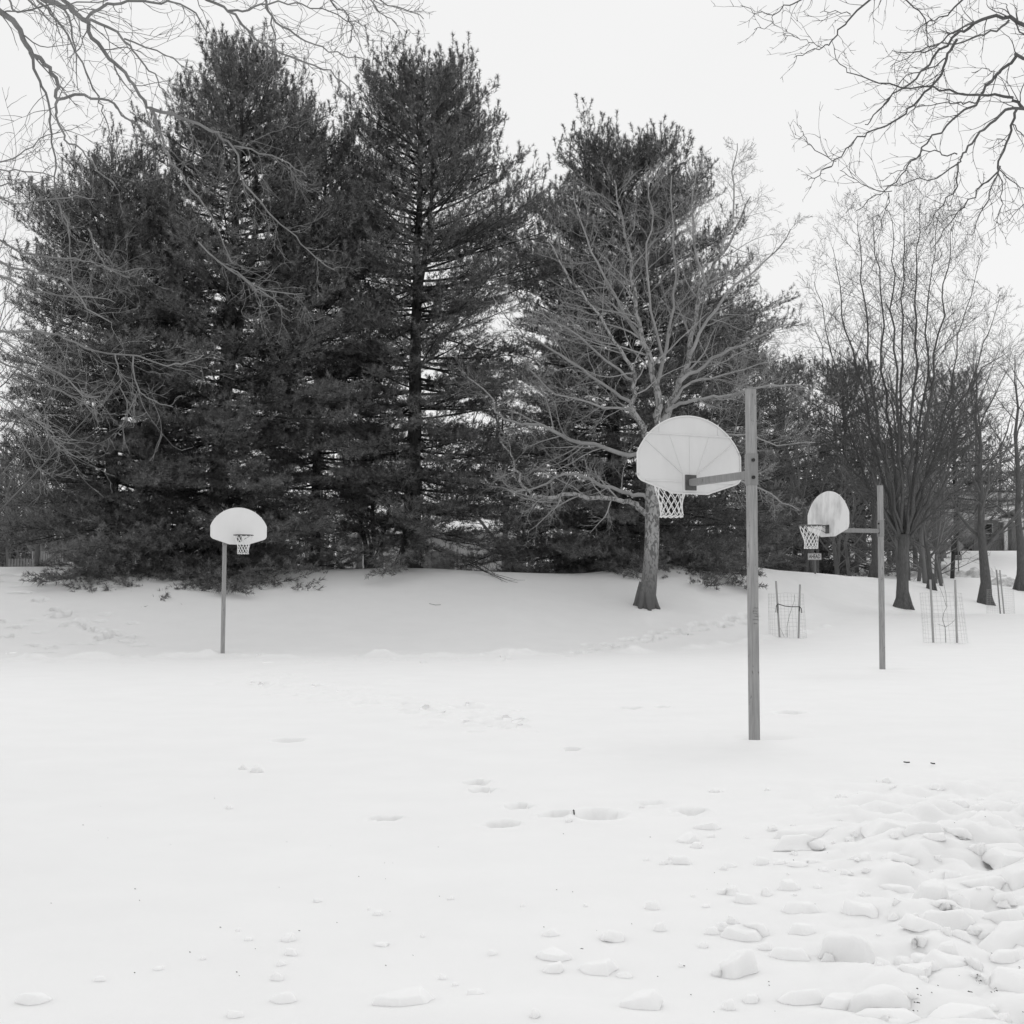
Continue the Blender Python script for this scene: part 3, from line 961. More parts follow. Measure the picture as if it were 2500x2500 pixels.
def overhang_right():
    Y = 12.0
    base = Vector((9.6, 13.0, gz(9.6, 13.0) - .3))
    T, Cr = Tubes(base), Tubes(base)
    T.add([base, base + Vector((-.05, 0, .5)), base + Vector((-.1, 0, 2.5)), base + Vector((-.2, 0, 5)), Vector((9.2, 12.8, 7.5)), Vector((9.0, 12.6, 9.5))], [.45, .36, .31, .27, .2, .12], 12)
    k = .44
    c3 = lambda L: [(1650 + a * k, b * k) for a, b in L]
    limbs = [
        (c3([(2900, 900), (2500, 500), (2200, 250), (1932, 140), (1850, 100), (1730, 105), (1620, 150), (1540, 210), (1430, 320), (1330, 430), (1210, 520), (1100, 640), (1050, 690)]), .045, .005, .8, 22),
        (c3([(1560, 220), (1500, 310), (1480, 400), (1400, 490), (1320, 580), (1240, 660), (1140, 710), (1040, 750), (970, 800), (910, 880), (850, 920), (790, 970), (735, 1000)]), .018, .004, .5, 20),
        (c3([(890, 895), (800, 850), (730, 790), (700, 740), (685, 695)]), .006, .0032, .2, 5),
        (c3([(1700, 110), (1560, 170), (1440, 260), (1300, 300), (1200, 280)]), .014, .0035, -.6, 12),
        (c3([(1850, 110), (1780, 170), (1680, 200), (1560, 235), (1430, 250), (1320, 300), (1190, 370)]), .015, .0035, .5, 12),
        (c3([(2900, 950), (2400, 520), (1932, 320), (1870, 345), (1790, 400), (1720, 480), (1680, 560), (1600, 610), (1500, 700), (1400, 790), (1330, 880), (1280, 940), (1220, 1020), (1110, 1090), (1000, 1170)]), .034, .004, .8, 22),
        (c3([(2900, 900), (2400, 700), (1932, 600), (1800, 640), (1710, 710), (1640, 800), (1590, 850), (1570, 900), (1480, 970), (1360, 1000), (1190, 1028)]), .03, .004, -.5, 16),
        (c3([(1565, 900), (1550, 1040), (1500, 1110), (1450, 1170), (1390, 1270)]), .011, .0035, .4, 10),
        (c3([(2500, 800), (2100, 640), (1932, 590), (1880, 550), (1800, 525), (1680, 520), (1560, 515), (1430, 485), (1250, 475), (1080, 445), (960, 390), (900, 330), (865, 225)]), .034, .003, .5, 22),
        (c3([(1890, 610), (1870, 690), (1830, 800), (1790, 920), (1740, 1000), (1650, 1090), (1570, 1180), (1480, 1280), (1430, 1370)]), .018, .0035, .6, 16),
        (c3([(1800, 920), (1740, 1080), (1690, 1190), (1640, 1310)]), .010, .0035, .3, 8),
        (c3([(1800, 930), (1810, 1050), (1810, 1120), (1770, 1220)]), .008, .0033, .3, 7),
        (c3([(1800, 945), (1860, 1000), (1932, 1050), (2000, 1060)]), .008, .0033, -.3, 5),
        (c3([(1560, 855), (1480, 855), (1400, 835), (1330, 870), (1250, 950), (1180, 960)]), .009, .0033, .4, 8),
        (c3([(1400, -300), (1250, -120), (1080, 0), (980, 80), (910, 160), (850, 240), (810, 265), (740, 290), (655, 320)]), .016, .0035, .4, 14),
        (c3([(970, 80), (880, 65), (800, 70)]), .007, .003, .2, 4),
        (c3([(810, 265), (740, 225), (680, 205), (600, 190)]), .005, .003, .2, 5),
        (c3([(900, -150), (690, 0), (600, 40), (545, 75), (440, 70), (360, 30)]), .010, .003, .3, 8),
        (c3([(545, 75), (520, 140), (435, 165)]), .005, .003, .2, 4),
        (c3([(1900, -200), (1600, 0), (1500, 80), (1400, 120), (1320, 180)]), .016, .0035, .4, 12),
        (c3([(1150, -150), (1280, 0), (1380, 100), (1400, 200), (1430, 330)]), .012, .0035, .5, 12),
        (c3([(1680, 560), (1600, 580), (1500, 575), (1380, 590), (1280, 640)]), .010, .0033, .5, 9),
        (c3([(1500, 320), (1400, 380), (1280, 420), (1190, 520), (1150, 600)]), .010, .0033, .5, 9),
        (c3([(2200, 300), (1932, 190), (1890, 150), (1840, 60), (1830, 20)]), .012, .004, .3, 6),
        (c3([(1720, 480), (1760, 400), (1700, 380), (1640, 400)]), .007, .003, .3, 5),
        (c3([(1840, 790), (1780, 770)]), .005, .003, .1, 2),
        (c3([(1870, 690), (1920, 740), (1940, 800)]), .008, .004, .2, 3),
        (c3([(2050, 1080), (1932, 1130), (1840, 1240)]), .006, .003, .2, 4),
        (c3([(1200, 1060), (1080, 1050), (1000, 1000), (910, 945)]), .006, .003, .3, 6),
        (c3([(1180, 1070), (1190, 1130), (1140, 1220)]), .006, .003, .2, 4),
    ]
    S = Spec(levels=2, count=[10, 4], ratio=[.2, .36], angle=[.75, .8], jit=.3, up=[.0, .0], rmin=.003, rratio=.42, start=.06, nseg=[8, 3])
    for L, ra, rb, dy, n in limbs:
        p, r = limb(L, Y + rnd(.5), dy, ra * (.58 if ra > .02 else .75), rb * .9, .03)
        B = T if ra > .04 else Cr
        B.add(p, r, 7)
        S.count = [int(n * 1.25), 3]
        spawn(Cr, p, r, 0, S, .46)
    tree_from("overhanging_tree", base, T, Cr, "dark bare boughs hanging into the upper right corner against the sky", M['over_bark_dark'], M['over_bark_dark'])


overhang_left()
overhang_right()


# ------------------------------------------------------------------ pines
def needle_mesh(name, P, D, Sz, blades=11, w=.012, cone=(.25, 1.3)):
    """tufts of needles: P positions, D shoot directions, Sz needle lengths"""
    N = len(P)
    rng = np.random.default_rng(N)
    D = D / (np.linalg.norm(D, axis=1, keepdims=True) + 1e-9)
    ref = np.where(np.abs(D[:, 2:3]) > .8, np.array([[1., 0, 0]]), np.array([[0, 0, 1.]]))
    A = np.cross(D, ref)
    A /= np.linalg.norm(A, axis=1, keepdims=True)
    Bv = np.cross(D, A)
    ph = rng.random((N, blades)) * 2 * np.pi
    th = cone[0] + (cone[1] - cone[0]) * rng.random((N, blades))
    al = rng.random((N, blades))
    dirn = (np.cos(th)[..., None] * D[:, None] + np.sin(th)[..., None] * (np.cos(ph)[..., None] * A[:, None] + np.sin(ph)[..., None] * Bv[:, None]))
    root = P[:, None] - D[:, None] * (al * Sz[:, None] * .8)[..., None]
    L = (Sz[:, None] * (.75 + .5 * rng.random((N, blades))))[..., None]
    side = np.cross(dirn, rng.normal(size=(N, blades, 3)))
    side /= np.linalg.norm(side, axis=2, keepdims=True) + 1e-9
    v0 = root + side * w * .5
    v1 = root - side * w * .5
    v2 = root + dirn * L
    v2[..., 2] -= L[..., 0] * .10
    V = np.stack([v0, v1, v2], 2).reshape(-1, 3)
    F = np.arange(len(V)).reshape(-1, 3)
    return np_mesh(name, V, [F], smooth=False)


def pine(name, px, Y, top_py, prof, label, trunk_r=.33, z_start=.6, whorl=.5, per=5, Hx=0.0, second_leader=None, tuft=.15, dens=1.0, open_=0.0,
         lift=0.0, skirt=0, mat=None, group=None, base_z=None, minr=.5, blades=11, bw=.017, asym=None):
    """prof: list of (relative height, left radius, right radius) in metres"""
    x = (px - 1250) / FPX * Y
    zg = gz(x, Y) if base_z is None else base_z
    base = Vector((x, Y, zg - .3))
    top = at(px, top_py, Y).z
    H = top - zg
    T = Tubes(base)
    W = Tubes(base)
    tpts, trad = [], []
    n = 14
    for i in range(n + 1):
        t = i / n
        tpts.append(base + Vector((Hx * t + rnd(.06), rnd(.06), (H + .1) * t)))
        trad.append(max(.015, trunk_r * (1 + .35 * math.exp(-t * 18)) * (1 - t) ** .85))
    T.add(tpts, trad, 10)
    if second_leader:
        t0, dx, h1 = second_leader
        i0 = int(t0 * n)
        p0 = tpts[i0]
        pts2, r2 = [], []
        for i in range(8):
            t = i / 7
            pts2.append(p0 + Vector((dx * sstep(t * 1.8), rnd(.05) - .2 * t, (h1 * H - (p0.z - zg)) * t)))
            r2.append(max(.015, trad[i0] * .75 * (1 - t)))
        T.add(pts2, r2, 8)
    hs = [a[0] for a in prof]
    Ls = [a[1] for a in prof]
    Rs = [a[2] for a in prof]
    P, D, Sz = [], [], []
    z = z_start
    while z < H - .25:
        t = z / H
        i = min(int(t * n), n - 1)
        c = tpts[i].lerp(tpts[i + 1], t * n - i)
        rl, rr = np.interp(t, hs, Ls), np.interp(t, hs, Rs)
        a0 = random.random() * 6.28
        k_n = per + (1 if random.random() < .4 else 0)
        front = skirt if z_start < z < 2.0 else 0
        for k in range(k_n + front):
            if random.random() < open_ * (1 if t < .75 else .3):
                continue
            az = a0 + k * 6.283 / k_n + rnd(.35)
            if k >= k_n:
                az = -math.pi / 2 + rnd(.9)
            ca, sa = math.cos(az), math.sin(az)
            R = (rr if ca > 0 else rl) * abs(ca) + (.5 * (rl + rr)) * (1 - abs(ca))
            R *= random.uniform(.8, 1.08) * (1 + .55 * float(vnoise(np.array(z * .45 + px), np.array(az * 1.1), 5)))
            if R < .25:
                R = .25
            if k >= k_n:
                R *= random.uniform(.85, 1.3)
            el = -.16 + lift + .92 * t ** 3.0 + rnd(.2) - (.08 if t < .25 and sa < 0 else 0) - (.15 if k >= k_n else 0)                     # low boughs droop, top boughs rise
            curve = .12 + .20 * t
            lim = (H - z + random.uniform(.0, .45)) / max(R, .3)
            el = min(el, math.asin(min(.96, max(.1, lim * .9))))
            if t > .8:
                curve *= .6
            d = Vector((ca * math.cos(el), sa * math.cos(el), math.sin(el)))
            zz = c + Vector((0, 0, rnd(.2)))
            m = max(4, int(R * 1.6))
            pts, rad = [zz.copy()], [max(.012, min(.055, .011 * R + .008))]
            p, dd = zz.copy(), d.copy()
            for j in range(m):
                dd.z += curve * 1.4 / m + rnd(.05)
                dd.x += rnd(.06)
                dd.y += rnd(.06)
                dd.normalize()
                p = p + dd * (R / math.cos(min(el, .75)) / m)
                pts.append(p.copy())
                rad.append(max(.006, rad[0] * (1 - (j + 1) / m)))
            W.add(pts, rad, 4 if rad[0] > .02 else 3)
            tl = sum((pts[j + 1] - pts[j]).length for j in range(m))
            # side shoots in flattened sprays
            ns = max(4, int(tl / .20 * dens))
            for s in range(ns):
                u = .16 + .84 * (s + random.random()) / ns if tl > 1.2 else .05 + .95 * (s + random.random()) / ns
                f = u * m
                j = min(int(f), m - 1)
                q = pts[j].lerp(pts[j + 1], f - j)
                tan = (pts[j + 1] - pts[j]).normalized()
                sd = Vector((-tan.y, tan.x, 0))
                if sd.length < .1:
                    sd = Vector((1, 0, 0))
                sd.normalize()
                sgn = 1 if s % 2 else -1
                an = random.uniform(.35, 1.0)
                ds = tan * math.cos(an) + sd * (sgn * math.sin(an)) + Vector((0, 0, random.uniform(-.3, .45) + .25 * t))
                ds.normalize()
                sl = min(1.35, (.30 + .36 * tl) * (1.15 - u)) * random.uniform(.6, 1.2) + .16
                e = q + ds * sl + Vector((0, 0, .10 * sl))
                W.add([q, q.lerp(e, .5) + Vector((0, 0, -.02)), e], [.007, .005, .003], 3)
                if t > .55 and random.random() < .30 + .5 * (t - .55):      # upright whisks that crown the upper boughs
                    wl = random.uniform(.22, .55)
                    we = e + Vector((rnd(.12), rnd(.12), wl))
                    W.add([e, e.lerp(we, .5), we], [.007, .006, .005], 3)
                    for g in (.35, .55, .75, .9, 1.0, 1.0):
                        P.append(e.lerp(we, g))
                        D.append(we - e + Vector((rnd(.1), rnd(.1), 0)))
                        Sz.append(tuft * random.uniform(.8, 1.0))
                nt_ = max(3, int(sl / .085 * dens * (1 if t < .55 else .85)))
                for w in range(nt_):
                    g = .15 + .85 * (w + .7) / nt_
                    pos = q.lerp(e, g)
                    off = perp(ds) * (random.uniform(.03, .28) * (1 - .5 * g))
                    off.z = off.z * .6 + .03
                    td = ds * .7 + off * 3 + Vector((0, 0, .2 + .35 * t))
                    P.append(pos + off)
                    D.append(td)
                    Sz.append(tuft * random.uniform(.7, 1.2))
            P.append(pts[-1]); D.append(dd); Sz.append(tuft * 1.25)
        z += whorl * random.uniform(.75, 1.25) * (1 - .25 * t)
    # leader
    for j in range(10):
        P.append(tpts[-1] + Vector((rnd(.12), rnd(.12), -.12 * j)))
        D.append(Vector((rnd(.6), rnd(.6), 1)))
        Sz.append(tuft)
    P = np.array([tuple(v) for v in P]) - np.array(base)
    D = np.array([tuple(v) for v in D])
    root = empty(name, base, label, "tree", group)
    link("trunk", T.mesh("trunk"), M['pine_bark'], root)
    link("branches", W.mesh("branches"), M['pine_bark'], root)
    o = link("needles", needle_mesh("needles", P, D, np.array(Sz), blades, bw), mat or M['needles'], root)
    tag(o, kind='stuff')
    return len(P)


NT = []
S46 = 46.0 / FPX * 1.294       # metres per pixel of the 1932 px view
NT.append(pine("white_pine", 521, 46, 138, [(0, 5.4, 5.2), (.12, 6.4, 5.4), (.3, 6.2, 5.2), (.45, 5.6, 4.8), (.6, 4.6, 4.6), (.72, 3.9, 4.2), (.82, 3.0, 3.4), (.9, 1.9, 2.4), (.96, .9, 1.3), (1, .3, .5)],
              "tallest white pine, thick-trunked, right behind the far hoop", .36, .3, .40, 6, .9, (.35, 1.1, .97), skirt=9, open_=.04))
NT.append(pine("white_pine", 275, 45, 400, [(0, 2.8, 3.8), (.15, 3.5, 4.0), (.35, 3.6, 3.8), (.5, 3.5, 3.6), (.7, 3.3, 3.2), (.82, 2.7, 2.6), (.92, 1.5, 1.7), (1, .4, .5)],
              "broad white pine at the left end of the row, lower than its neighbour", .26, 1.9, .40, 6, -.2))
NT.append(pine("white_pine", 765, 49, 325, [(0, 3.2, 3.4), (.2, 3.6, 3.6), (.5, 3.4, 3.0), (.75, 2.6, 2.2), (.9, 1.6, 1.5), (1, .7, .7)],
              "slender white pine squeezed between the two tallest pines", .2, 2.3, .46, 6, .3, open_=.08))
NT.append(pine("white_pine", 1003, 47.5, 180, [(0, 3.6, 3.6), (.15, 4.2, 4.2), (.35, 4.2, 4.8), (.5, 3.8, 5.0), (.62, 3.6, 5.0), (.7, 3.3, 4.6), (.78, 3.0, 3.6), (.87, 2.6, 3.2), (.93, 1.5, 2.1), (.97, .7, 1.1), (1, .3, .4)],
              "open-branched white pine in the middle with its dark trunk showing", .34, 1.5, .42, 6, .3, (.5, .55, .94), open_=.14, skirt=2))
NT.append(pine("white_pine", 1488, 52, 378, [(0, 6.0, 5.6), (.15, 6.4, 6.0), (.3, 6.2, 6.0), (.45, 5.8, 5.8), (.6, 5.2, 5.4), (.75, 4.3, 4.8), (.85, 3.2, 3.9), (.92, 2.1, 2.7), (.97, 1.1, 1.5), (1, .4, .5)],
              "wide white pine behind the mottled sycamore", .36, .3, .40, 6, .6, (.4, 1.2, .98), skirt=9))
NT.append(pine("evergreen_tree", 1770, 62, 790, [(0, 3.4, 3.4), (.25, 3.7, 3.7), (.55, 3.5, 3.5), (.8, 2.6, 2.6), (.93, 1.6, 1.6), (1, .8, .8)],
              "dark lower evergreen filling the gap left of the nearest post", .2, .3, .45, 6, dens=.9, mat=M['needles_far'], bw=.02, blades=9))
NT.append(pine("evergreen_tree", 1905, 77, 900, [(0, 4.6, 4.6), (.3, 4.8, 4.8), (.6, 4.0, 4.0), (.85, 2.6, 2.6), (1, 1.0, 1.0)],
              "dark evergreen right of the nearest post, above the AHEAD sign", .22, .3, .5, 6, dens=.6, mat=M['needles_far'], bw=.024, blades=9, tuft=.2, open_=.15))
NT.append(pine("evergreen_tree", 2065, 79, 905, [(0, 4.8, 4.8), (.3, 4.8, 4.8), (.6, 4.0, 4.0), (.85, 2.6, 2.6), (1, 1.2, 1.2)],
              "dark evergreen behind the board of the right hoop", .22, .5, .5, 6, dens=.6, mat=M['needles_far'], bw=.024, blades=9, tuft=.2, open_=.15))
NT.append(pine("evergreen_tree", 2335, 90, 930, [(0, 3.0, 3.0), (.3, 4.6, 4.6), (.6, 4.2, 4.2), (.85, 2.6, 2.6), (1, 1.0, 1.0)],
              "loose evergreen behind the vase-shaped tree, left of the porch house", .2, 3.4, .55, 5, dens=.75, mat=M['needles_far'], bw=.024, blades=8, tuft=.2, open_=.12))
NT.append(pine("spruce_tree", 30, 66, 1130, [(0, 2.2, 2.2), (.4, 2.0, 2.0), (.8, 1.2, 1.2), (1, .4, .4)],
              "dark evergreen low at the left edge behind the picket fence", .18, .3, .45, 6, dens=.8, mat=M['needles_far'], bw=.018, blades=9))


def stump_cluster():
    Y = 48
    b = at(910, 1388, Y)
    base = Vector((b.x, Y, gz(b.x, Y) - .2))
    T = Tubes(base)
    for a, c, r in [(-34, 1270, .12), (2, 1250, .14), (44, 1230, .08)]:
        p, rr = limb([(910 + a * .15, 1405), (910 + a * .5, 1350), (910 + a, c), (910 + a * 1.7, c - 90), (910 + a * 2.2, c - 170)], Y, 0, r, .02, .03)
        T.add(p, rr, 8)
    Cr = Tubes(base)
    S = Spec(levels=2, count=[14, 6], ratio=[.3, .45], angle=[1.0, .8], jit=.15, up=[.0, .0], rmin=.005, start=.25, nseg=[5, 4])
    for a in (-40, -10, 25, 60):
        p, rr = limb([(910, 1370), (910 + a, 1290), (910 + a * 2, 1180), (910 + a * 2.5, 1060)], Y + .5, 0, .05, .01, .05)
        Cr.add(p, rr, 6)
        spawn(Cr, p, rr, 0, S)
    tree_from("forked_tree", base, T, Cr, "small dark tree forking from the ground beside the middle pine", M['pine_bark'], M['bark'])


stump_cluster()

# --- distant bare woods, one mass
def far_woods():
    B = Tubes()
    S = Spec(levels=2, count=[9, 5], ratio=[.42, .45], angle=[.7, .7], jit=.13, up=[.06, .05], rmin=.014, rratio=.55, start=.15, nseg=[4, 3])
    for i in range(170):
        Y = random.uniform(92, 150)
        px = random.uniform(-250, 2750)
        x = (px - 1250) / FPX * Y
        z = gz(x, Y) - .3
        h = random.uniform(9, 15) if px < 1900 else random.uniform(9, 14)
        pts = [Vector((x, Y, z)), Vector((x + rnd(.3), Y, z + h * .35)), Vector((x + rnd(.5), Y, z + h * .7)), Vector((x + rnd(.6), Y, z + h))]
        B.add(pts, [.2, .15, .08, .02], 5)
        for k in range(9):
            t = .2 + .75 * k / 9
            j = min(int(t * 3), 2)
            p = pts[j].lerp(pts[j + 1], t * 3 - j)
            az = random.random() * 6.28
            el = .5 + .5 * t
            shoot(B, p, Vector((math.cos(az) * math.cos(el), math.sin(az) * math.cos(el), math.sin(el))), h * .35 * (1.15 - .7 * t), .05, 0, S)
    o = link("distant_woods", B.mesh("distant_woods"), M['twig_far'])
    tag(o, "hazy mass of bare woods far behind the pines", "woods", kind='stuff')
    # thickets: dense small bare trees beyond the road on the right, and behind the bank at the left edge
    S = Spec(levels=3, count=[8, 6, 4], ratio=[.45, .45, .5], angle=[.75, .75, .75], jit=.16, up=[.05, .04, .03], rmin=.011, rratio=.5, start=.12, nseg=[4, 3, 3])
    for label, spots, rm in [
            ("dense grey thicket of small bare trees beyond the road at right", [(random.choice((random.uniform(1780, 2330), random.uniform(1780, 2330), random.uniform(1150, 1320))), random.uniform(80, 99), random.uniform(8, 11.5)) for _ in range(44)]
             + [(random.uniform(2240, 2640), random.uniform(122, 140), random.uniform(8, 11.5)) for _ in range(30)]
             + [(random.uniform(1830, 2300), random.uniform(68, 80), random.uniform(5.5, 9)) for _ in range(30)], .009),
            ("dense dark grey brushwood of small bare trees at the left edge behind the bank", [(random.uniform(-260, 230), random.uniform(61, 76), random.uniform(4.5, 9.0)) for _ in range(64)], .008)]:
        B = Tubes()
        S.rmin = rm
        for px, Y, h in spots:
            x = (px - 1250) / FPX * Y
            z = gz(x, Y) - .3
            r = .016 * h
            pts = [Vector((x, Y, z)), Vector((x + rnd(.3), Y, z + h * .3)), Vector((x + rnd(.6), Y, z + h * .6)), Vector((x + rnd(.9), Y, z + h * .9))]
            B.add(pts, [r, r * .8, r * .45, .02], 5)
            for k in range(11):
                t = .12 + .85 * k / 11
                j = min(int(t * 3), 2)
                p = pts[j].lerp(pts[j + 1], t * 3 - j)
                az = random.random() * 6.28
                el = .35 + .6 * t
                shoot(B, p, Vector((math.cos(az) * math.cos(el), math.sin(az) * math.cos(el), math.sin(el))), h * .38 * (1.15 - .7 * t), r * .3, 0, S)
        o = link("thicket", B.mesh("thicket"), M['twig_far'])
        tag(o, label, "woods", kind='stuff')
    # brush: low twiggy undergrowth seen under and between the trees
    B = Tubes()
    for i in range(5200):
        if random.random() < .62:
            px, Y = random.uniform(-150, 1300), random.uniform(62, 84)
        else:
            px, Y = random.uniform(1700, 2600), random.uniform(102, 118)
        x = (px - 1250) / FPX * Y
        p = Vector((x, Y, gz(x, Y) - .1))
        h = random.uniform(.8, 3.0) * (1.3 if px < 300 else .7)
        d = Vector((rnd(.5), rnd(.5), 1)).normalized()
        pts = [p, p + d * h * .5, p + d * h + Vector((rnd(.4), rnd(.3), rnd(.1)))]
        B.add(pts, [.014, .010, .006], 3)
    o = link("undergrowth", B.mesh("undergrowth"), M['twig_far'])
    tag(o, "grey twiggy undergrowth below the distant trees", "brush", kind='stuff')


far_woods()


# ------------------------------------------------------------------ houses and yard things
def house(name, x0, x1, y, depth, wall_h, roof_h, label, zg, wall_mat, roof_mat, windows, overhang=.5):
    w = x1 - x0
    cx = (x0 + x1) / 2
    root = empty(name, (cx, y, zg), label, "house")
    box_obj("wall", (0, depth / 2, wall_h / 2), (w, depth, wall_h), wall_mat, root)
    # gable roof, ridge along x
    bm = bmesh.new()
    oh = overhang
    sec = [(-oh, wall_h + .02), (depth / 2, wall_h + roof_h), (depth + oh, wall_h + .02), (depth + oh, wall_h - .14), (depth / 2, wall_h + roof_h - .18), (-oh, wall_h - .14)]
    a = [bm.verts.new((-w / 2 - oh, p[0], p[1])) for p in sec]
    b = [bm.verts.new((w / 2 + oh, p[0], p[1])) for p in sec]
    for i in range(6):
        j = (i + 1) % 6
        bm.faces.new((a[i], a[j], b[j], b[i]))
    for s in (a, b):
        bm.faces.new((s[0], s[1], s[4], s[5]))
        bm.faces.new((s[1], s[2], s[3], s[4]))
    bmesh.ops.recalc_face_normals(bm, faces=bm.faces)
    bm_obj("roof", bm, roof_mat, root)
    for sx in (-1, 1):
        bm = bmesh.new()
        v = [bm.verts.new((sx * (w / 2 - .02), p[0], p[1])) for p in [(.02, wall_h), (depth - .02, wall_h), (depth / 2, wall_h + roof_h - .22)]]
        f = bm.faces.new(v)
        r = bmesh.ops.extrude_face_region(bm, geom=[f])
        bmesh.ops.translate(bm, vec=(-sx * .15, 0, 0), verts=[e for e in r['geom'] if isinstance(e, bmesh.types.BMVert)])
        bmesh.ops.recalc_face_normals(bm, faces=bm.faces)
        bm_obj("gable", bm, wall_mat, root)
    box_obj("eave_board", (0, -oh - .022, wall_h - .06), (w + 2 * oh, .04, .22), M['white_paint'], root)
    for (wx, wz, ww, wh) in windows:
        f = box_obj("window", (wx, -.03, wz), (ww + .18, .06, wh + .18), M['white_paint'], root)
        box_obj("pane", (0, 0, 0), (ww, .02, wh), M['glass'], f).location = (wx, -.068, wz)
        box_obj("sash_bar", (0, 0, 0), (ww, .02, .05), M['white_paint'], f).location = (wx, -.085, wz)
    return root


M['siding'] = simple("siding", .30, .38, 2, .8)
# clapboard lines for the siding
_nt = M['siding'].node_tree
_w = _nt.nodes.new("ShaderNodeTexWave")
_w.bands_direction = 'Z'
_w.wave_profile = 'SAW'
_w.inputs["Scale"].default_value = 2.4
_tc = _nt.nodes.new("ShaderNodeTexCoord")
_nt.links.new(_tc.outputs["Object"], _w.inputs["Vector"])
bump(_nt, _nt.nodes["Principled BSDF"], _w.outputs["Fac"], .6, .03)
M['pale_siding'] = simple("pale_siding", .40, .48, 2, .8)
M['shingle'] = simple("shingles", .24, .36, 6, .9, vec=(2, 2, 9), bumps=(.4, .03))

# right: house with a gabled porch
hy = 108.0
hz = gz(38, 106)
hx0 = (2330 - 1250) / FPX * hy
H1 = house("house", hx0, hx0 + 13, hy, 8, 2.75, 2.6, "grey sided house with a white columned porch beyond the road", hz - .1, M['siding'], M['shingle'],
           [((2407 - 1250) / FPX * hy - hx0 - 6.5, 1.55, 1.0, 1.5)])
pxm = (2452 - 1250) / FPX * hy - (hx0 + 6.5)
for cx in (-.62, .62):
    box_obj("porch_column", (pxm + cx, -2.1, 1.2), (.24, .24, 2.4), M['white_paint'], H1, None, .02)
box_obj("porch_beam", (pxm, -2.1, 2.5), (2.3, .3, .26), M['white_paint'], H1)
bm = bmesh.new()
pts = [(pxm - 1.5, 2.64), (pxm, 3.40), (pxm + 1.5, 2.64), (pxm + 1.5, 2.80), (pxm, 3.58), (pxm - 1.5, 2.80)]
a = [bm.verts.new((p[0], -2.55, p[1])) for p in pts]
b = [bm.verts.new((p[0], 1.5, p[1])) for p in pts]
for i in range(6):
    j = (i + 1) % 6
    bm.faces.new((a[i], a[j], b[j], b[i]))
for s in (a, b):
    bm.faces.new((s[0], s[1], s[4], s[5]))
    bm.faces.new((s[1], s[2], s[3], s[4]))
bmesh.ops.recalc_face_normals(bm, faces=bm.faces)
bm_obj("porch_roof", bm, M['white_paint'], H1)
box_obj("door", (pxm + .1, -.04, 1.05), (1.0, .07, 2.1), M['mid'], H1)
box_obj("porch_floor", (pxm, -1.2, .06), (2.3, 2.3, .14), M['mid'], H1)


# dark yew bush in front of it
def bush(px, Y, w, h, label, n=900, mat=None):
    x = (px - 1250) / FPX * Y
    base = Vector((x, Y, gz(x, Y)))
    root = empty("evergreen_bush", base, label, "bush")
    W = Tubes()
    P, D = [], []
    for i in range(34):
        az = random.random() * 6.28
        d = Vector((math.cos(az) * w * .5, math.sin(az) * w * .35, h * random.uniform(.35, 1)))
        W.add([(0, 0, -.1), tuple(d * .5), tuple(d)], [.03, .02, .008], 4)
        for j in range(n // 34):
            P.append(tuple(d * random.uniform(.35, 1) + Vector((rnd(.25), rnd(.25), rnd(.2)))))
            D.append((d.x + rnd(.5), d.y + rnd(.5), d.z))
    link("stems", W.mesh("stems"), M['pine_bark'], root)
    o = link("foliage", needle_mesh("foliage", np.array(P), np.array(D), np.full(len(P), .2), 9, .03), mat or M['needles_far'], root)
    tag(o, kind='stuff')


bush(2375, 104, 4.2, 1.9, "dark low evergreen bush in front of the porch house")
bush(2010, 76, 3.6, 1.1, "dark low branches of a bush right of the AHEAD sign")
bush(1890, 66, 2.6, .7, "low dark bush beside the dark trunk near the AHEAD sign")

# centre: pale house glimpsed under the pines, with a raised deck
cy = 74.0
zc = gz((1000 - 1250) / FPX * cy, cy)
house("house", (820 - 1250) / FPX * cy, (1240 - 1250) / FPX * cy, cy, 7, 3.6, 1.9, "pale house glimpsed under the middle pine's boughs", zc - .2, M['pale_siding'], M['snow'],
      [(-2.6, 1.5, 1.0, 1.1), (.4, 1.7, .9, 1.1)])
sx = (1100 - 1250) / FPX * 68
zs = gz(sx, 68)
deck = empty("garden_deck", (sx, 68, zs), "dark raised wooden deck with railing glimpsed under the boughs", "deck")
box_obj("deck_floor", (0, 1, .95), (2.1, 2, .12), M['wood'], deck)
for k in range(13):
    box_obj("baluster", (-1.0 + k * .166, -.03, 1.42 - .9), (.05, .05, .86), M['wood'], deck)
for k in (-1.05, .35, 1.05):
    box_obj("post", (k, .03, 1.0), (.11, .11, 2.2), M['wood'], deck)
box_obj("handrail", (0, -.03, .99), (2.2, .07, .06), M['wood'], deck)
box_obj("lattice_panel", (-.55, .4, 1.55), (1.5, .06, .95), M['mid'], deck)

# left: white house glimpsed behind the tallest pine
wy = 70.0
zw = gz((500 - 1250) / FPX * wy, wy)
house("house", (410 - 1250) / FPX * wy, (640 - 1250) / FPX * wy, wy, 6, 2.3, 1.5, "white house glimpsed behind the trunk of the tallest pine", zw - .2, M['white_paint'], M['snow'],
      [(-.2, 1.3, 1.1, .8)])
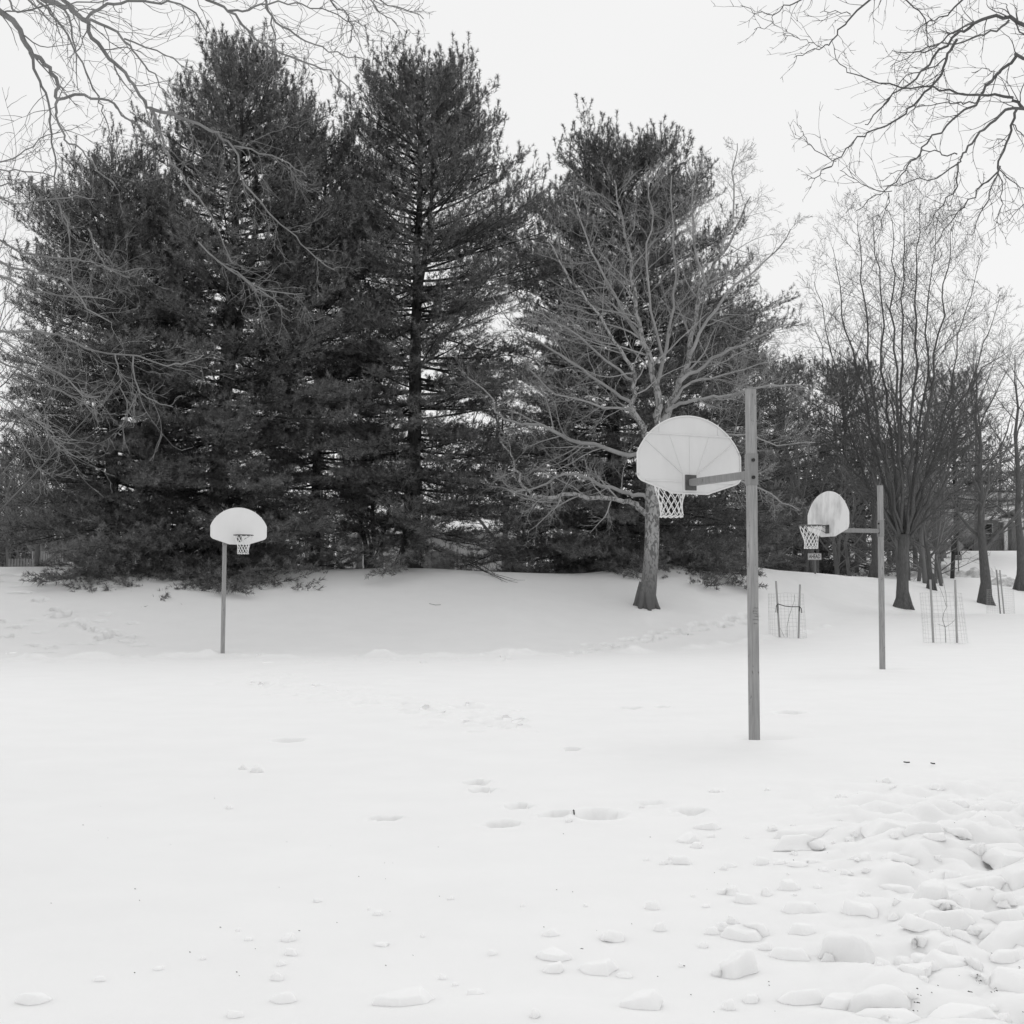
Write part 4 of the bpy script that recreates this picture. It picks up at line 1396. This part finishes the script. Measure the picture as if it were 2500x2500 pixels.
# shed corner with posts
px_, sy = 775, 60.0
shx = (px_ - 1250) / FPX * sy
zsh = gz(shx, sy)
shed = empty("garden_shed", (shx, sy, zsh), "narrow dark shed between the far hoop and the middle pine", "shed")
box_obj("wall", (.25, .5, .75), (.75, 1.0, 2.1), M['mid'], shed)
box_obj("door", (.25, -.02, .7), (.5, .04, 1.8), M['wood'], shed)
box_obj("post", (-.28, -.05, .8), (.09, .09, 2.2), M['white_paint'], shed)
box_obj("roof", (.25, .5, 1.86), (1.0, 1.3, .1), M['dark'], shed)

# left: playhouse with pickets, dark picket fence, slide
py_, zp = 58.0, None
plx = (128 - 1250) / FPX * py_
zp = gz(plx, py_)
ph = empty("wooden_playhouse", (plx, py_, zp), "wooden playhouse of logs topped with pale pickets, far left", "playhouse")
def zat(pyv, Y): return at(0, pyv, Y).z
z_lo, z_mid, z_hi = zat(1402, py_), zat(1371, py_), zat(1346, py_)
for k in range(14):
    xk = (80 + k * 5.6 - 128) / FPX * py_
    box_obj("picket", (xk, 0, (z_mid + z_hi) / 2 - zp + rnd(.015)), (.066, .025, z_hi - z_mid), M['stake'], ph, None, .004)
for r in range(5):
    zk = z_mid - .05 - r * .135 - zp
    box_obj("log", ((90 - 128) / FPX * py_, .08, zk), (.46, .1, .10), M['stake'], ph, None, .03)
    box_obj("log", ((153 - 128) / FPX * py_, .08, zk), (.95, .1, .10), M['wood'], ph, None, .03)
box_obj("log", ((110 - 128) / FPX * py_, .06, z_mid - .05 - zp), (.5, .1, .10), M['stake'], ph, None, .03)
for xk in (101, 122):
    box_obj("post", ((xk - 128) / FPX * py_, .05, z_mid - .4 - zp), (.07, .09, .85), M['wood'], ph)
box_obj("back_wall", ((128 - 128) / FPX * py_, .9, z_mid - .4 - zp), (1.7, .05, .9), M['dark'], ph)
fx = (48 - 1250) / FPX * 57
zf = gz(fx, 57)
fen = empty("picket_fence", (fx, 57, zf), "dark wooden picket fence left of the playhouse", "fence")
ztop = zat(1364, 57)
for k in range(9):
    box_obj("picket", (-.42 + k * .125, 0, (ztop + zf) / 2 - .2 - zf), (.085, .025, ztop - zf + .4), M['mid_dark'] if 'mid_dark' in M else M['mid'], fen, None, .004)
box_obj("rail", (.08, .04, ztop - zf - .25), (1.15, .04, .07), M['mid'], fen)
sl = at(195, 1398, 57)
slide = empty("garden_slide", (sl.x, 57, gz(sl.x, 57)), "pale slide leaning on the snow beside the playhouse", "slide")
zg_ = gz(sl.x, 57)
beam("chute", at(172, 1374, 57) - Vector((sl.x, 57, zg_)), at(208, 1400, 57) - Vector((sl.x, 57, zg_)), .35, .06, M['white_paint'], slide)
tb = Tubes()
tb.add([tuple(at(a, c, 57.2) - Vector((sl.x, 57, zg_))) for a, c in [(209, 1400), (212, 1384), (217, 1380)]], [.02] * 3, 6)
link("handle", tb.mesh("handle"), M['white_paint'], slide)


# ------------------------------------------------------------------ signs, posts, saplings, heaps
def text_obj(body, size, mat, parent, loc, rot, squeeze=1.0):
    cu = bpy.data.curves.new("lettering", 'FONT')
    cu.body = body
    cu.size = size
    cu.align_x = 'CENTER'
    cu.align_y = 'CENTER'
    cu.extrude = .002
    cu.offset = .003
    tmp = bpy.data.objects.new("tmp_text", cu)
    COL.objects.link(tmp)
    dg = bpy.context.evaluated_depsgraph_get()
    dg.update()
    me = bpy.data.meshes.new_from_object(tmp.evaluated_get(dg))
    bpy.data.objects.remove(tmp)
    me.name = "lettering"
    o = link("lettering", me, mat, parent)
    o.location = loc
    o.rotation_euler = rot
    xs_ = [v.co.x for v in me.vertices]
    o.scale = (squeeze / (max(xs_) - min(xs_)), 1, 1)
    return o


Ya = 60.0
sgx = (1988 - 1250) / FPX * Ya
zg_ = gz(sgx, Ya)
sg = empty("road_sign", (sgx, Ya, zg_), "small rectangular AHEAD sign on a post below the right hoop's net", "sign", rz=.0)
zs_ = at(1988, 1359, Ya).z - zg_
beam("post", (.03, 0, -.4), (.03, 0, zs_ - .1), .075, .05, M['mid'], sg)
pl = box_obj("plate", (0, -.045, zs_), (.60, .02, .29), M['white_paint'], sg, None, .006)
bd = box_obj("border", (0, -.05, zs_), (.57, .016, .26), M['mid'], sg)
box_obj("face", (0, -.054, zs_), (.55, .014, .24), M['white_paint'], sg)
text_obj("AHEAD", .25, M['dark'], sg, (0, -.064, zs_), (math.pi / 2, 0, 0), .50)

Yb = 76.0
sbx = (2340 - 1250) / FPX * Yb
zg_ = gz(sbx, Yb)
sb = empty("road_sign", (sbx, Yb, zg_), "grey back of a diamond road sign with a small plate below it", "sign")
beam("post", (0, .03, -.3), (0, .03, at(2340, 1318, Yb).z - zg_), .06, .04, M['mid'], sb)
zd = at(2342, 1334, Yb).z - zg_
d_ = box_obj("diamond_plate", (0, 0, 0), (.46, .012, .46), M['sleeve'], sb, Matrix.Rotation(math.pi / 4, 3, 'Y'), .003)
d_.location = (.04, .062, zd)
box_obj("lower_plate", (.02, .058, at(2341, 1362, Yb).z - zg_), (.38, .012, .27), M['sleeve'], sb, None, .003)

Yc = 75.0
pcx = (2324 - 1250) / FPX * Yc
zg_ = gz(pcx, Yc)
pb = empty("wooden_post", (pcx, Yc, zg_), "dark slightly leaning post just left of the diamond sign", "post")
t0 = at(2329, 1316, Yc) - Vector((pcx, Yc, zg_))
tb = Tubes()
tb.add([(-.03, 0, -.3), tuple(t0 * .5), tuple(t0)], [.13, .12, .11], 8)
link("shaft", tb.mesh("shaft"), M['debris'], pb)
box_obj("box", (t0.x - .04, -.12, t0.z - .35), (.30, .16, .75), M['debris'], pb, None, .02)
Yd = 90.0
qx = (2326 - 1250) / FPX * Yd
zg_ = gz(qx, Yd)
mp = empty("street_sign", (qx, Yd, zg_), "slim pale post with a crossbar rising behind the dark post", "post")
zt = at(2326, 1316, Yd).z - zg_
beam("post", (0, 0, -.3), (0, 0, zt + .3), .08, .08, M['white_paint'], mp)
beam("crossbar", (-.7, -.05, zt - .1), (.1, -.05, zt - .1), .03, .18, M['white_paint'], mp)


def tree_guard(px, py, Y, diam, hgt, stakes, lean, label, slabel, sap, strap=False, tint=None):
    x = (px - 1250) / FPX * Y
    zg = gzf(x, Y)
    root = empty("tree_guard", (x, Y, zg), label, "tree guard", "wire tree guards on the snow")
    W = Tubes()
    R = diam / 2
    nv, nh = 30, 13
    for k in range(nv):
        a = 2 * math.pi * k / nv
        W.add([(R * 1.04 * math.cos(a), R * 1.04 * math.sin(a), -.1), (R * math.cos(a) + lean * hgt * .5, R * math.sin(a), hgt * .5),
               (R * .97 * math.cos(a) + lean * hgt, R * .97 * math.sin(a), hgt)], [.0018] * 3, 3)
    for j in range(nh):
        z = hgt * j / (nh - 1)
        ring = [(R * (1.02 - .05 * z / hgt) * math.cos(a) + lean * z, R * (1.02 - .05 * z / hgt) * math.sin(a), z + .02 * math.sin(2 * a + j) + rnd(.012)) for a in np.linspace(0, 2 * math.pi, 25)]
        W.add(ring, [.0017] * 25, 3)
    link("wire_mesh", W.mesh("wire_mesh"), M['wire'], root)
    tops = []
    for (x0, y0, x1, z1) in stakes:
        zb = gzf(x + x0, Y + y0) - zg - .25
        beam("stake", (x0, y0, zb), (x1, y0, z1), .048, .048, M['stake'], root, .004)
        tops.append((x0, y0, x1, z1))
    if strap:
        B = Tubes()
        z = .93
        a, b = tops[0], tops[1]
        pa = Vector((a[0] + (a[2] - a[0]) * z / a[3], a[1] - .03, z + .02))
        pb_ = Vector((b[0] + (b[2] - b[0]) * z / b[3], b[1] - .03, z - .06))
        B.add([pa + Vector((-.06, 0, -.24)), pa + Vector((-.05, 0, -.06)), pa, pa.lerp(pb_, .35) + Vector((0, .1, -.035)), pa.lerp(pb_, .65) + Vector((0, .1, -.03)), pb_, pb_ + Vector((.05, 0, -.05)), pb_ + Vector((.06, 0, -.18))], [.013] * 8, 5)
        B.add([pa, pa + Vector((.0, -.02, -.1)), pa + Vector((-.02, -.02, -.26))], [.012] * 3, 5)
        B.add([pb_, pb_ + Vector((-.01, -.02, -.06)), pb_ + Vector((-.02, -.02, -.13))], [.012] * 3, 5)
        link("strap", B.mesh("strap"), M['strap'], root)
    sr = empty("sapling", (x, Y, zg), slabel, "sapling", "saplings inside the wire guards")
    B = Tubes()
    for pts, r in sap:
        B.add(pts, [max(.004, r * (1 - .6 * i / (len(pts) - 1))) for i in range(len(pts))], 5)
    link("stem", B.mesh("stem"), M['bark'], sr)


tree_guard(1921, 1560, 38.5, 1.02, 1.24, [(-.24, -.1, -.34, 1.60), (.24, -.25, .31, 1.50)], -.04,
           "wire tree guard with two pale stakes tied by a black strap", "thin curved sapling inside the guard with the black strap",
           [([(-.02, 0, -.05), (-.02, 0, .3), (.05, 0, .62), (.13, 0, .85), (.2, 0, 1.05), (.2, 0, 1.2)], .008), ([(-.08, 0, -.05), (-.16, 0, .15), (-.24, 0, .3)], .006)], True)
tree_guard(2305, 1578, 36.6, 1.12, 1.34, [(-.33, .0, -.39, 1.70), (.27, -.1, .25, 1.69)], -.09,
           "largest wire tree guard, leaning left, right of the right hoop", "wavy forked sapling inside the largest guard",
           [([(0, 0, -.05), (0, 0, .2), (-.01, 0, .4), (-.08, 0, .62), (-.04, 0, .8), (.05, 0, .97), (.03, 0, 1.3), (-.03, 0, 1.6), (-.05, 0, 1.78)], .009),
            ([(0, 0, .42), (-.1, 0, .46), (-.22, 0, .5)], .006), ([(0, 0, .42), (.14, 0, .5), (.3, 0, .66)], .006), ([(.03, 0, .97), (-.03, 0, 1.2), (-.14, 0, 1.5)], .006)])
tree_guard(2440, 1508, 55.0, 1.06, 1.02, [(.16, 0, .0, 1.80), (.05, .15, -.08, 1.82)], .0,
           "smallest and farthest wire guard, its two stakes close together", "thin sapling beside the two close stakes, at far right",
           [([(0, 0, -.05), (-.05, 0, .6), (-.1, 0, 1.3), (-.2, 0, 1.95)], .010)])


def heap(px, Y, w, d, h, label, seed, mat):
    x = (px - 1250) / FPX * Y
    n, m = 34, 22
    u, v = np.meshgrid(np.linspace(-1, 1, n), np.linspace(-1, 1, m))
    X, Yy = u * w / 2, v * d / 2
    r = np.sqrt(u ** 2 + v ** 2)
    z = h * .8 * (1 - sstep(r ** 1.6)) * (1 + 1.6 * fbm(X * 2.2 + seed, Yy * 2.2, 4, seed)) + .28 * h * fbm(X * 6, Yy * 6 + seed, 3, seed) * (r < .95) - .12 * (r > .9)
    zg = gz(x, Y)
    hz_ = hbase(x + X, Y + Yy) - zg
    idx = np.arange(n * m).reshape(m, n)
    q = np.stack([idx[:-1, :-1], idx[:-1, 1:], idx[1:, 1:], idx[1:, :-1]], -1).reshape(-1, 4)
    me = np_mesh("snow_heap", np.stack([X, Yy, z + hz_], -1).reshape(-1, 3), [q])
    o = link("snow_heap", me, mat)
    o.location = (x, Y, zg)
    tag(o, label, "snow heap", "dirty snow heaps along the road")


heap(2258, 76, 2.8, 2.2, .52, "dirty snow heap at the foot of the small leaning tree", 3, M['dirty_snow'])
heap(2308, 77, 2.2, 1.8, .48, "rounded grey snow heap left of the dark leaning post", 8, M['dirty_snow'])
heap(2390, 76, 3.4, 2.0, .42, "long low ridge of ploughed snow right of the diamond sign", 13, M['dirty_snow'])
heap(2470, 72, 3.2, 2.4, .35, "low ridge of ploughed snow at the right edge by the road", 19, M['dirty_snow'])


# ------------------------------------------------------------------ broken snow blocks in the foreground
def chunk_mesh(w, h, d, seed, slab=.0):
    rs = random.Random(seed)
    bm = bmesh.new()
    n = rs.choice((5, 6, 7, 9))
    tilt = rs.uniform(-.6, .6)
    for i in range(n):
        a = 2 * math.pi * (i + rs.random() * .75) / n
        k = rs.uniform(.66, 1.12)
        ex = .9
        cx_, sx_ = math.copysign(abs(math.cos(a)) ** ex, math.cos(a)), math.copysign(abs(math.sin(a)) ** ex, math.sin(a))
        for zz, kk in ((1, k * rs.uniform(.55, .95)), (-1, k * rs.uniform(1.08, 1.35))):
            z_ = zz * (1 + (tilt * cx_ if zz > 0 else 0)) * rs.uniform(.7, 1.08)
            bm.verts.new((cx_ * w / 2 * kk, sx_ * d / 2 * kk, z_ * h / 2))
    r = bmesh.ops.convex_hull(bm, input=bm.verts)
    bmesh.ops.delete(bm, geom=[e for e in r['geom_interior'] if isinstance(e, bmesh.types.BMVert)], context='VERTS')
    bmesh.ops.dissolve_limit(bm, angle_limit=.12, verts=bm.verts, edges=bm.edges)
    bmesh.ops.bevel(bm, geom=list(bm.edges), offset=min(w, h, d) * .07, segments=1, affect='EDGES', profile=.5, clamp_overlap=True)
    bmesh.ops.triangulate(bm, faces=bm.faces)
    bmesh.ops.subdivide_edges(bm, edges=list(bm.edges), cuts=1, use_grid_fill=True)
    bmesh.ops.triangulate(bm, faces=bm.faces)
    for _ in range(1):
        bmesh.ops.smooth_vert(bm, verts=bm.verts, factor=.3, use_axis_x=True, use_axis_y=True, use_axis_z=True)
    bm.normal_update()
    for v in bm.verts:
        q = v.co
        nn = float(fbm(np.array(q.x * 9 + seed), np.array(q.y * 9 + q.z * 7), 4, seed % 50))
        v.co += v.normal * nn * min(w, h) * .22
    bm.normal_update()
    me = bpy.data.meshes.new("snow_block")
    bm.to_mesh(me)
    bm.free()
    me.polygons.foreach_set("use_smooth", np.ones(len(me.polygons), bool))
    return me


C8 = [  # right front, crop 1250..2500 x 1650..2500 : centre, width, height, label or None, lean
    (1605, 428, 55, 28, "small square snow block alone at right, just below the two dark twigs"),
    (1380, 403, 20, 20, None), (1585, 488, 48, 32, None), (1770, 457, 30, 16, None), (1690, 495, 90, 40, "crumbly row of snow pieces low at the upper right of the rubble"), (1760, 512, 60, 40, None), (1850, 488, 85, 36, "flat snow piece at the far upper right end of the rubble"), (1905, 505, 50, 26, None),
    (1108, 640, 170, 52, "long straight snow slab like a brick, lying across below the nearest hoop"),
    (1690, 632, 120, 50, "flat snow slab behind a smaller slab at the right, upper rubble"), (1610, 655, 92, 42, "low rounded snow slab in front of a longer slab at right"),
    (700, 633, 58, 40, "small rounded snow block beside a shallow dent, left end of the rubble"),
    (640, 685, 90, 62, "pointed snow block with a tail of snow, left end of the rubble"),
    (825, 718, 62, 28, None), (950, 700, 64, 48, None), (1015, 718, 64, 28, None), (1140, 705, 58, 28, None), (1085, 722, 80, 30, None),
    (1045, 780, 112, 78, "wedge-shaped snow block standing upright with a sloping tail"),
    (805, 808, 68, 36, "low snow lump left of a taller lump, mid rubble"), (882, 830, 80, 62, "tall two-lobed snow lump beside a lower lump"),
    (530, 855, 64, 62, "isolated upright snow lump left of the rubble"), (735, 870, 30, 18, None), (560, 945, 60, 56, "cone-shaped snow lump with a dark speck at its foot"),
    (140, 965, 72, 46, "small rounded snow lump above the broad flat pair of slabs"), (375, 980, 122, 62, "notched snow block made of two joined pieces"),
    (278, 872, 22, 14, None), (40, 870, 20, 14, None),
    (1105, 860, 160, 78, "broad square-topped snow block above the biggest slab"), (760, 955, 64, 46, None), (885, 965, 190, 78, "wide loaf-shaped snow slab left of the biggest slab"),
    (1095, 945, 115, 70, "snow block squeezed between the loaf-shaped slab and the biggest slab"), (1480, 690, 130, 50, "low snow slab right of the long brick-like slab"), (1870, 682, 84, 52, "rounded snow block near the right edge with a shaded underside"), (1260, 757, 64, 42, None),
    (1330, 880, 150, 76, "square-edged snow block behind the biggest slab"), (165, 1060, 185, 56, "broad flat snow slab with a dark speck at its right end"), (150, 1102, 96, 56, "rounded snow lump in front of the broad flat slab"),
    (340, 1085, 175, 92, "thick oval snow slab tilted towards the viewer, front centre"), (425, 1120, 74, 36, None), (640, 1083, 32, 26, None),
    (850, 1085, 220, 140, "large three-sided snow boulder with a flat shaded face, front centre right"), (1060, 1045, 200, 66, "long flat snow slab leaning on the biggest slab"),
    (1270, 1000, 265, 185, "biggest snow slab, tilted with a smooth shaded face, lower right"), (960, 1010, 72, 52, None),
    (1600, 800, 250, 150, "tall mound-like snow boulder at the top of the right-hand rubble"), (1705, 830, 130, 92, "snow block with a dark hollow beneath it, right of the mound boulder"),
    (1870, 830, 100, 62, "dented snow piece right of the block with the dark hollow"), (1640, 885, 120, 62, "snow piece in front of the mound boulder"), (1560, 965, 200, 72, "long low snow slab right of the biggest slab"), (1650, 1040, 105, 92, "upright snow block between two boulders, far right rubble"),
    (1880, 1030, 130, 92, "snow block cut by the right edge of the picture"), (1870, 905, 170, 92, "curved snow slab near the right edge with shade beneath"),
    (815, 1255, 64, 60, "small snow stub poking up at the bottom edge"), (1100, 1205, 210, 82, "wide low snow block near the bottom edge, below the biggest slab"),
    (1270, 1230, 200, 82, "wide snow block just below the biggest slab's foot"), (1430, 1292, 300, 60, "flat snow slab along the bottom edge with a dark twig tip beside it"), (1690, 1285, 280, 64, "thin snow slab along the bottom right edge"),
    (1540, 1130, 190, 92, "rounded snow boulder in the middle of the lower right rubble"), (1405, 1115, 70, 60, None), (1700, 1000, 90, 60, None), (480, 1270, 220, 100, "half-round snow mound rising from the bottom edge")]
C7 = [(1425, 890, 46, 30, "small square snow lump alone in the middle of the smooth snow"), (1390, 880, 16, 12, None), (897, 957, 24, 15, None), (938, 990, 36, 23, None),
      (1095, 1037, 76, 50, "rounded snow lump, uppermost of the left-hand group of four"), (1060, 1093, 40, 28, None), (1043, 1128, 78, 58, "leaning snow lump in the left-hand group, below a tiny one"),
      (765, 1065, 30, 17, None), (595, 1105, 40, 15, None), (372, 1135, 52, 36, "small curled snow lump alone at lower left"),
      (105, 1228, 122, 66, "wedge-shaped snow block alone near the bottom left corner"), (1065, 1215, 124, 62, "wide snow wedge, lowest of the left-hand group"),
      (882, 1280, 72, 48, "snow lump at the bottom edge, left of the half-round mound"), (1670, 1138, 36, 32, None), (1860, 1043, 52, 34, "small pointed snow lump left of the broad flat slab"),
      (1700, 837, 28, 17, None), (1592, 980, 26, 16, None), (1438, 1015, 72, 22, "thin flake of snow lying flat in the smooth snow"),
      (1535, 1285, 300, 90, "long flat-topped snow bank at the bottom edge of the centre"), (1795, 1222, 88, 42, "low flat snow lump above the bottom edge, near the centre"), (1715, 1175, 26, 21, None)]


def put_chunk(cx, cy, w, h, ox, oy, label, i):
    px, pyb = ox + cx * .647, oy + (cy + h * .42) * .647
    x, y = ground_at(px, pyb)
    y += .5 * w * .647 / FPX * y * .5
    wm, hm = w * .60 / FPX * y, h * .647 / FPX * y
    rs = random.Random(900 + i)
    d = wm * rs.uniform(.6, .85)
    hh = max(.018, hm * .74)
    me = chunk_mesh(wm, hh, min(d, wm), 31 * i + 5)
    o = link("snow_block", me, M['snow'])
    o.location = (x, y, gzf(x, y) + hh * .12)
    o.rotation_euler = (rs.uniform(-.30, .12), rs.uniform(-.26, .26), rs.uniform(-.6, .6))
    if label:
        tag(o, label, "snow block", "broken snow blocks in the foreground")
    else:
        side = "in the rubble at the lower right" if ox > 0 else "on the smooth snow at the lower left"
        if wm < .12:
            tag(o, "little crumb of white snow lying " + side, "snow block", "snow crumbs " + ("at right" if ox > 0 else "at left"))
        else:
            tag(o, "middling white snow lump wedged among larger blocks " + side, "snow block", "middling snow lumps in the rubble")


ci = 0
for (cx, cy_, w, h, lab) in C8:
    put_chunk(cx, cy_, w, h, 1250, 1650, lab, ci)
    ci += 1
for (cx, cy_, w, h, lab) in C7:
    put_chunk(cx, cy_, w, h, 0, 1650, lab, ci)
    ci += 1


def more_blocks():
    rs = random.Random(77)
    n = 0
    while n < 24:
        y = rs.uniform(4.7, 9.2)
        x = rs.uniform(.12 * y, .42 * y)
        if rs.random() > float(sstep((x - .17 * y) / 1.0)) + .05:
            continue
        w = rs.uniform(.14, .46) * (.7 + .06 * y)
        h = min(.16, w * rs.uniform(.22, .42))
        o = link("snow_block", chunk_mesh(w, h, w * rs.uniform(.6, .9), 7000 + n), M['snow'])
        o.location = (x, y, gzf(x, y) + h * rs.uniform(-.2, .04))
        o.rotation_euler = (rs.uniform(-.25, .15), rs.uniform(-.2, .2), rs.uniform(-3, 3))
        tag(o, "rounded white snow lump half sunk in the churned rubble at lower right", "snow block", "half-sunk snow lumps in the rubble")
        n += 1


more_blocks()


def rubble():
    V, F, base = [], [], 0
    protos = []
    for k in range(10):
        me = chunk_mesh(1, random.uniform(.4, .7), .8, 400 + k)
        co = np.zeros(len(me.vertices) * 3, np.float32)
        me.vertices.foreach_get("co", co)
        me.calc_loop_triangles()
        tr = np.zeros(len(me.loop_triangles) * 3, np.int32)
        me.loop_triangles.foreach_get("vertices", tr)
        protos.append((co.reshape(-1, 3), tr.reshape(-1, 3)))
        bpy.data.meshes.remove(me)
    n = 0
    while n < 170:
        y = random.uniform(4.3, 11.5)
        x = random.uniform(-.25 * y, .42 * y)
        dens = float(sstep((x - .12 * y + .3) / 1.6)) * float(sstep((11.6 - y) / 3)) + .03
        if random.random() > dens:
            continue
        n += 1
        s = random.uniform(.02, .09) * (1 if random.random() < .85 else 1.7)
        co, tr = random.choice(protos)
        R = np.array(Matrix.Rotation(random.random() * 6.28, 3, 'Z') @ Matrix.Rotation(rnd(.5), 3, 'X') @ Matrix.Rotation(rnd(.5), 3, 'Y'))
        P = (co * s) @ R.T + np.array([x, y, gzf(x, y) + s * .04])
        V.append(P)
        F.append(tr + base)
        base += len(P)
    me = np_mesh("snow_rubble", np.concatenate(V), [np.concatenate(F)])
    o = link("snow_rubble", me, M['snow'])
    tag(o, "loose crumbs of broken snow scattered between the blocks", "snow rubble", kind='stuff')


rubble()


def twig(pxs, r, label, name="twig", up=0.02):
    T = Tubes()
    pts = []
    for a, b in pxs:
        x, y = ground_at(a, b)
        pts.append((x, y, gzf(x, y) + up))
    o0 = pts[0]
    T.off = np.array(o0)
    T.add(pts, [r] * len(pts), 5)
    o = link(name, T.mesh(name), M['debris'])
    o.location = o0
    tag(o, label, "twig", "dark twigs lying on the snow")


twig([(2207, 1868), (2214, 1868.2), (2221, 1868.6)], .006, "left and longer of two short dark twigs lying right of the nearest post")
twig([(2273, 1870.5), (2278, 1871.5), (2283, 1871.8)], .006, "right and shorter of two short dark twigs lying right of the nearest post")
twig([(1399, 1988), (1401, 1990), (1402, 1992)], .005, "tiny upright dark twig stuck in the trodden dent", up=.012)
twig([(2461, 2376), (2472, 2383), (2482, 2378), (2490, 2382)], .003, "thin bent dark twig lying on rubble near the right edge", up=.03)
twig([(2238, 2472), (2242, 2470), (2246, 2469)], .0018, "short dark twig tip sticking out at the bottom edge", up=.012)
twig([(1048, 1476), (1062, 1479), (1076, 1478)], .006, "thin twig lying on the shaded bank below the middle pine")


def fallen_branch():
    T = Tubes()
    b = at(1170, 1385, 46)
    o = Vector((b.x, 46, gz(b.x, 46)))
    T.off = np.array(o)
    for k in range(7):
        p0 = at(1150 + rnd(12), 1372 + rnd(6), 46)
        p2 = at(1215 + k * 8, 1412 + rnd(8) + (k % 3) * 6, 43.5)
        p1 = p0.lerp(p2, .5) + Vector((rnd(.1), 0, rnd(.08)))
        p3 = p2 + (p2 - p1) * random.uniform(.2, .6) + Vector((0, 0, rnd(.1)))
        T.add([p0, p1, p2, p3], [.011, .008, .005, .003], 4)
    ob = link("fallen_branch", T.mesh("fallen_branch"), M['debris'])
    ob.location = o
    tag(ob, "fine drooping dead branch tips over the crest of the bank, right of the middle pine", "branch")


fallen_branch()


def specks():
    V, F, b = [], [], 0
    for i in range(90):
        if i < 55:
            px, py = random.uniform(1500, 2500), random.uniform(1990, 2490)
            if random.random() < .4:
                px, py = random.uniform(2150, 2500), random.uniform(2340, 2490)
        else:
            px, py = random.uniform(100, 1500), random.uniform(1900, 2400)
        x, y = ground_at(px, py)
        s = random.uniform(.0015, .004)
        c = np.array([x, y, gzf(x, y) + .004])
        P = c + np.array([[s * random.uniform(.5, 2), 0, 0], [0, s, 0], [-s, 0, .002], [0, -s, 0], [0, 0, s]])
        V.append(P)
        F.append(np.array([[0, 1, 4], [1, 2, 4], [2, 3, 4], [3, 0, 4]]) + b)
        b += 5
    for (cx, cy_) in [(1525, 1272), (1535, 1240), (1830, 1220), (1760, 1180), (1730, 1215), (262, 1048), (1200, 1230)]:
        for k in range(4):
            x, y = ground_at(1250 + cx * .647 + rnd(7), 1650 + cy_ * .647 + rnd(4))
            s = random.uniform(.002, .005)
            c = np.array([x, y, gzf(x, y) + .012])
            P = c + np.array([[s, 0, 0], [0, s, 0], [-s, 0, .002], [0, -s, 0], [0, 0, s]])
            V.append(P)
            F.append(np.array([[0, 1, 4], [1, 2, 4], [2, 3, 4], [3, 0, 4]]) + b)
            b += 5
    o = link("bark_specks", np_mesh("bark_specks", np.concatenate(V), [np.concatenate(F)], False), M['debris'])
    tag(o, "tiny dark specks of bark scattered on the snow", "debris", kind='stuff')


specks()
print("tufts", NT, sum(NT), "faces", sum(len(o.data.polygons) for o in sc.objects if o.type == "MESH"))
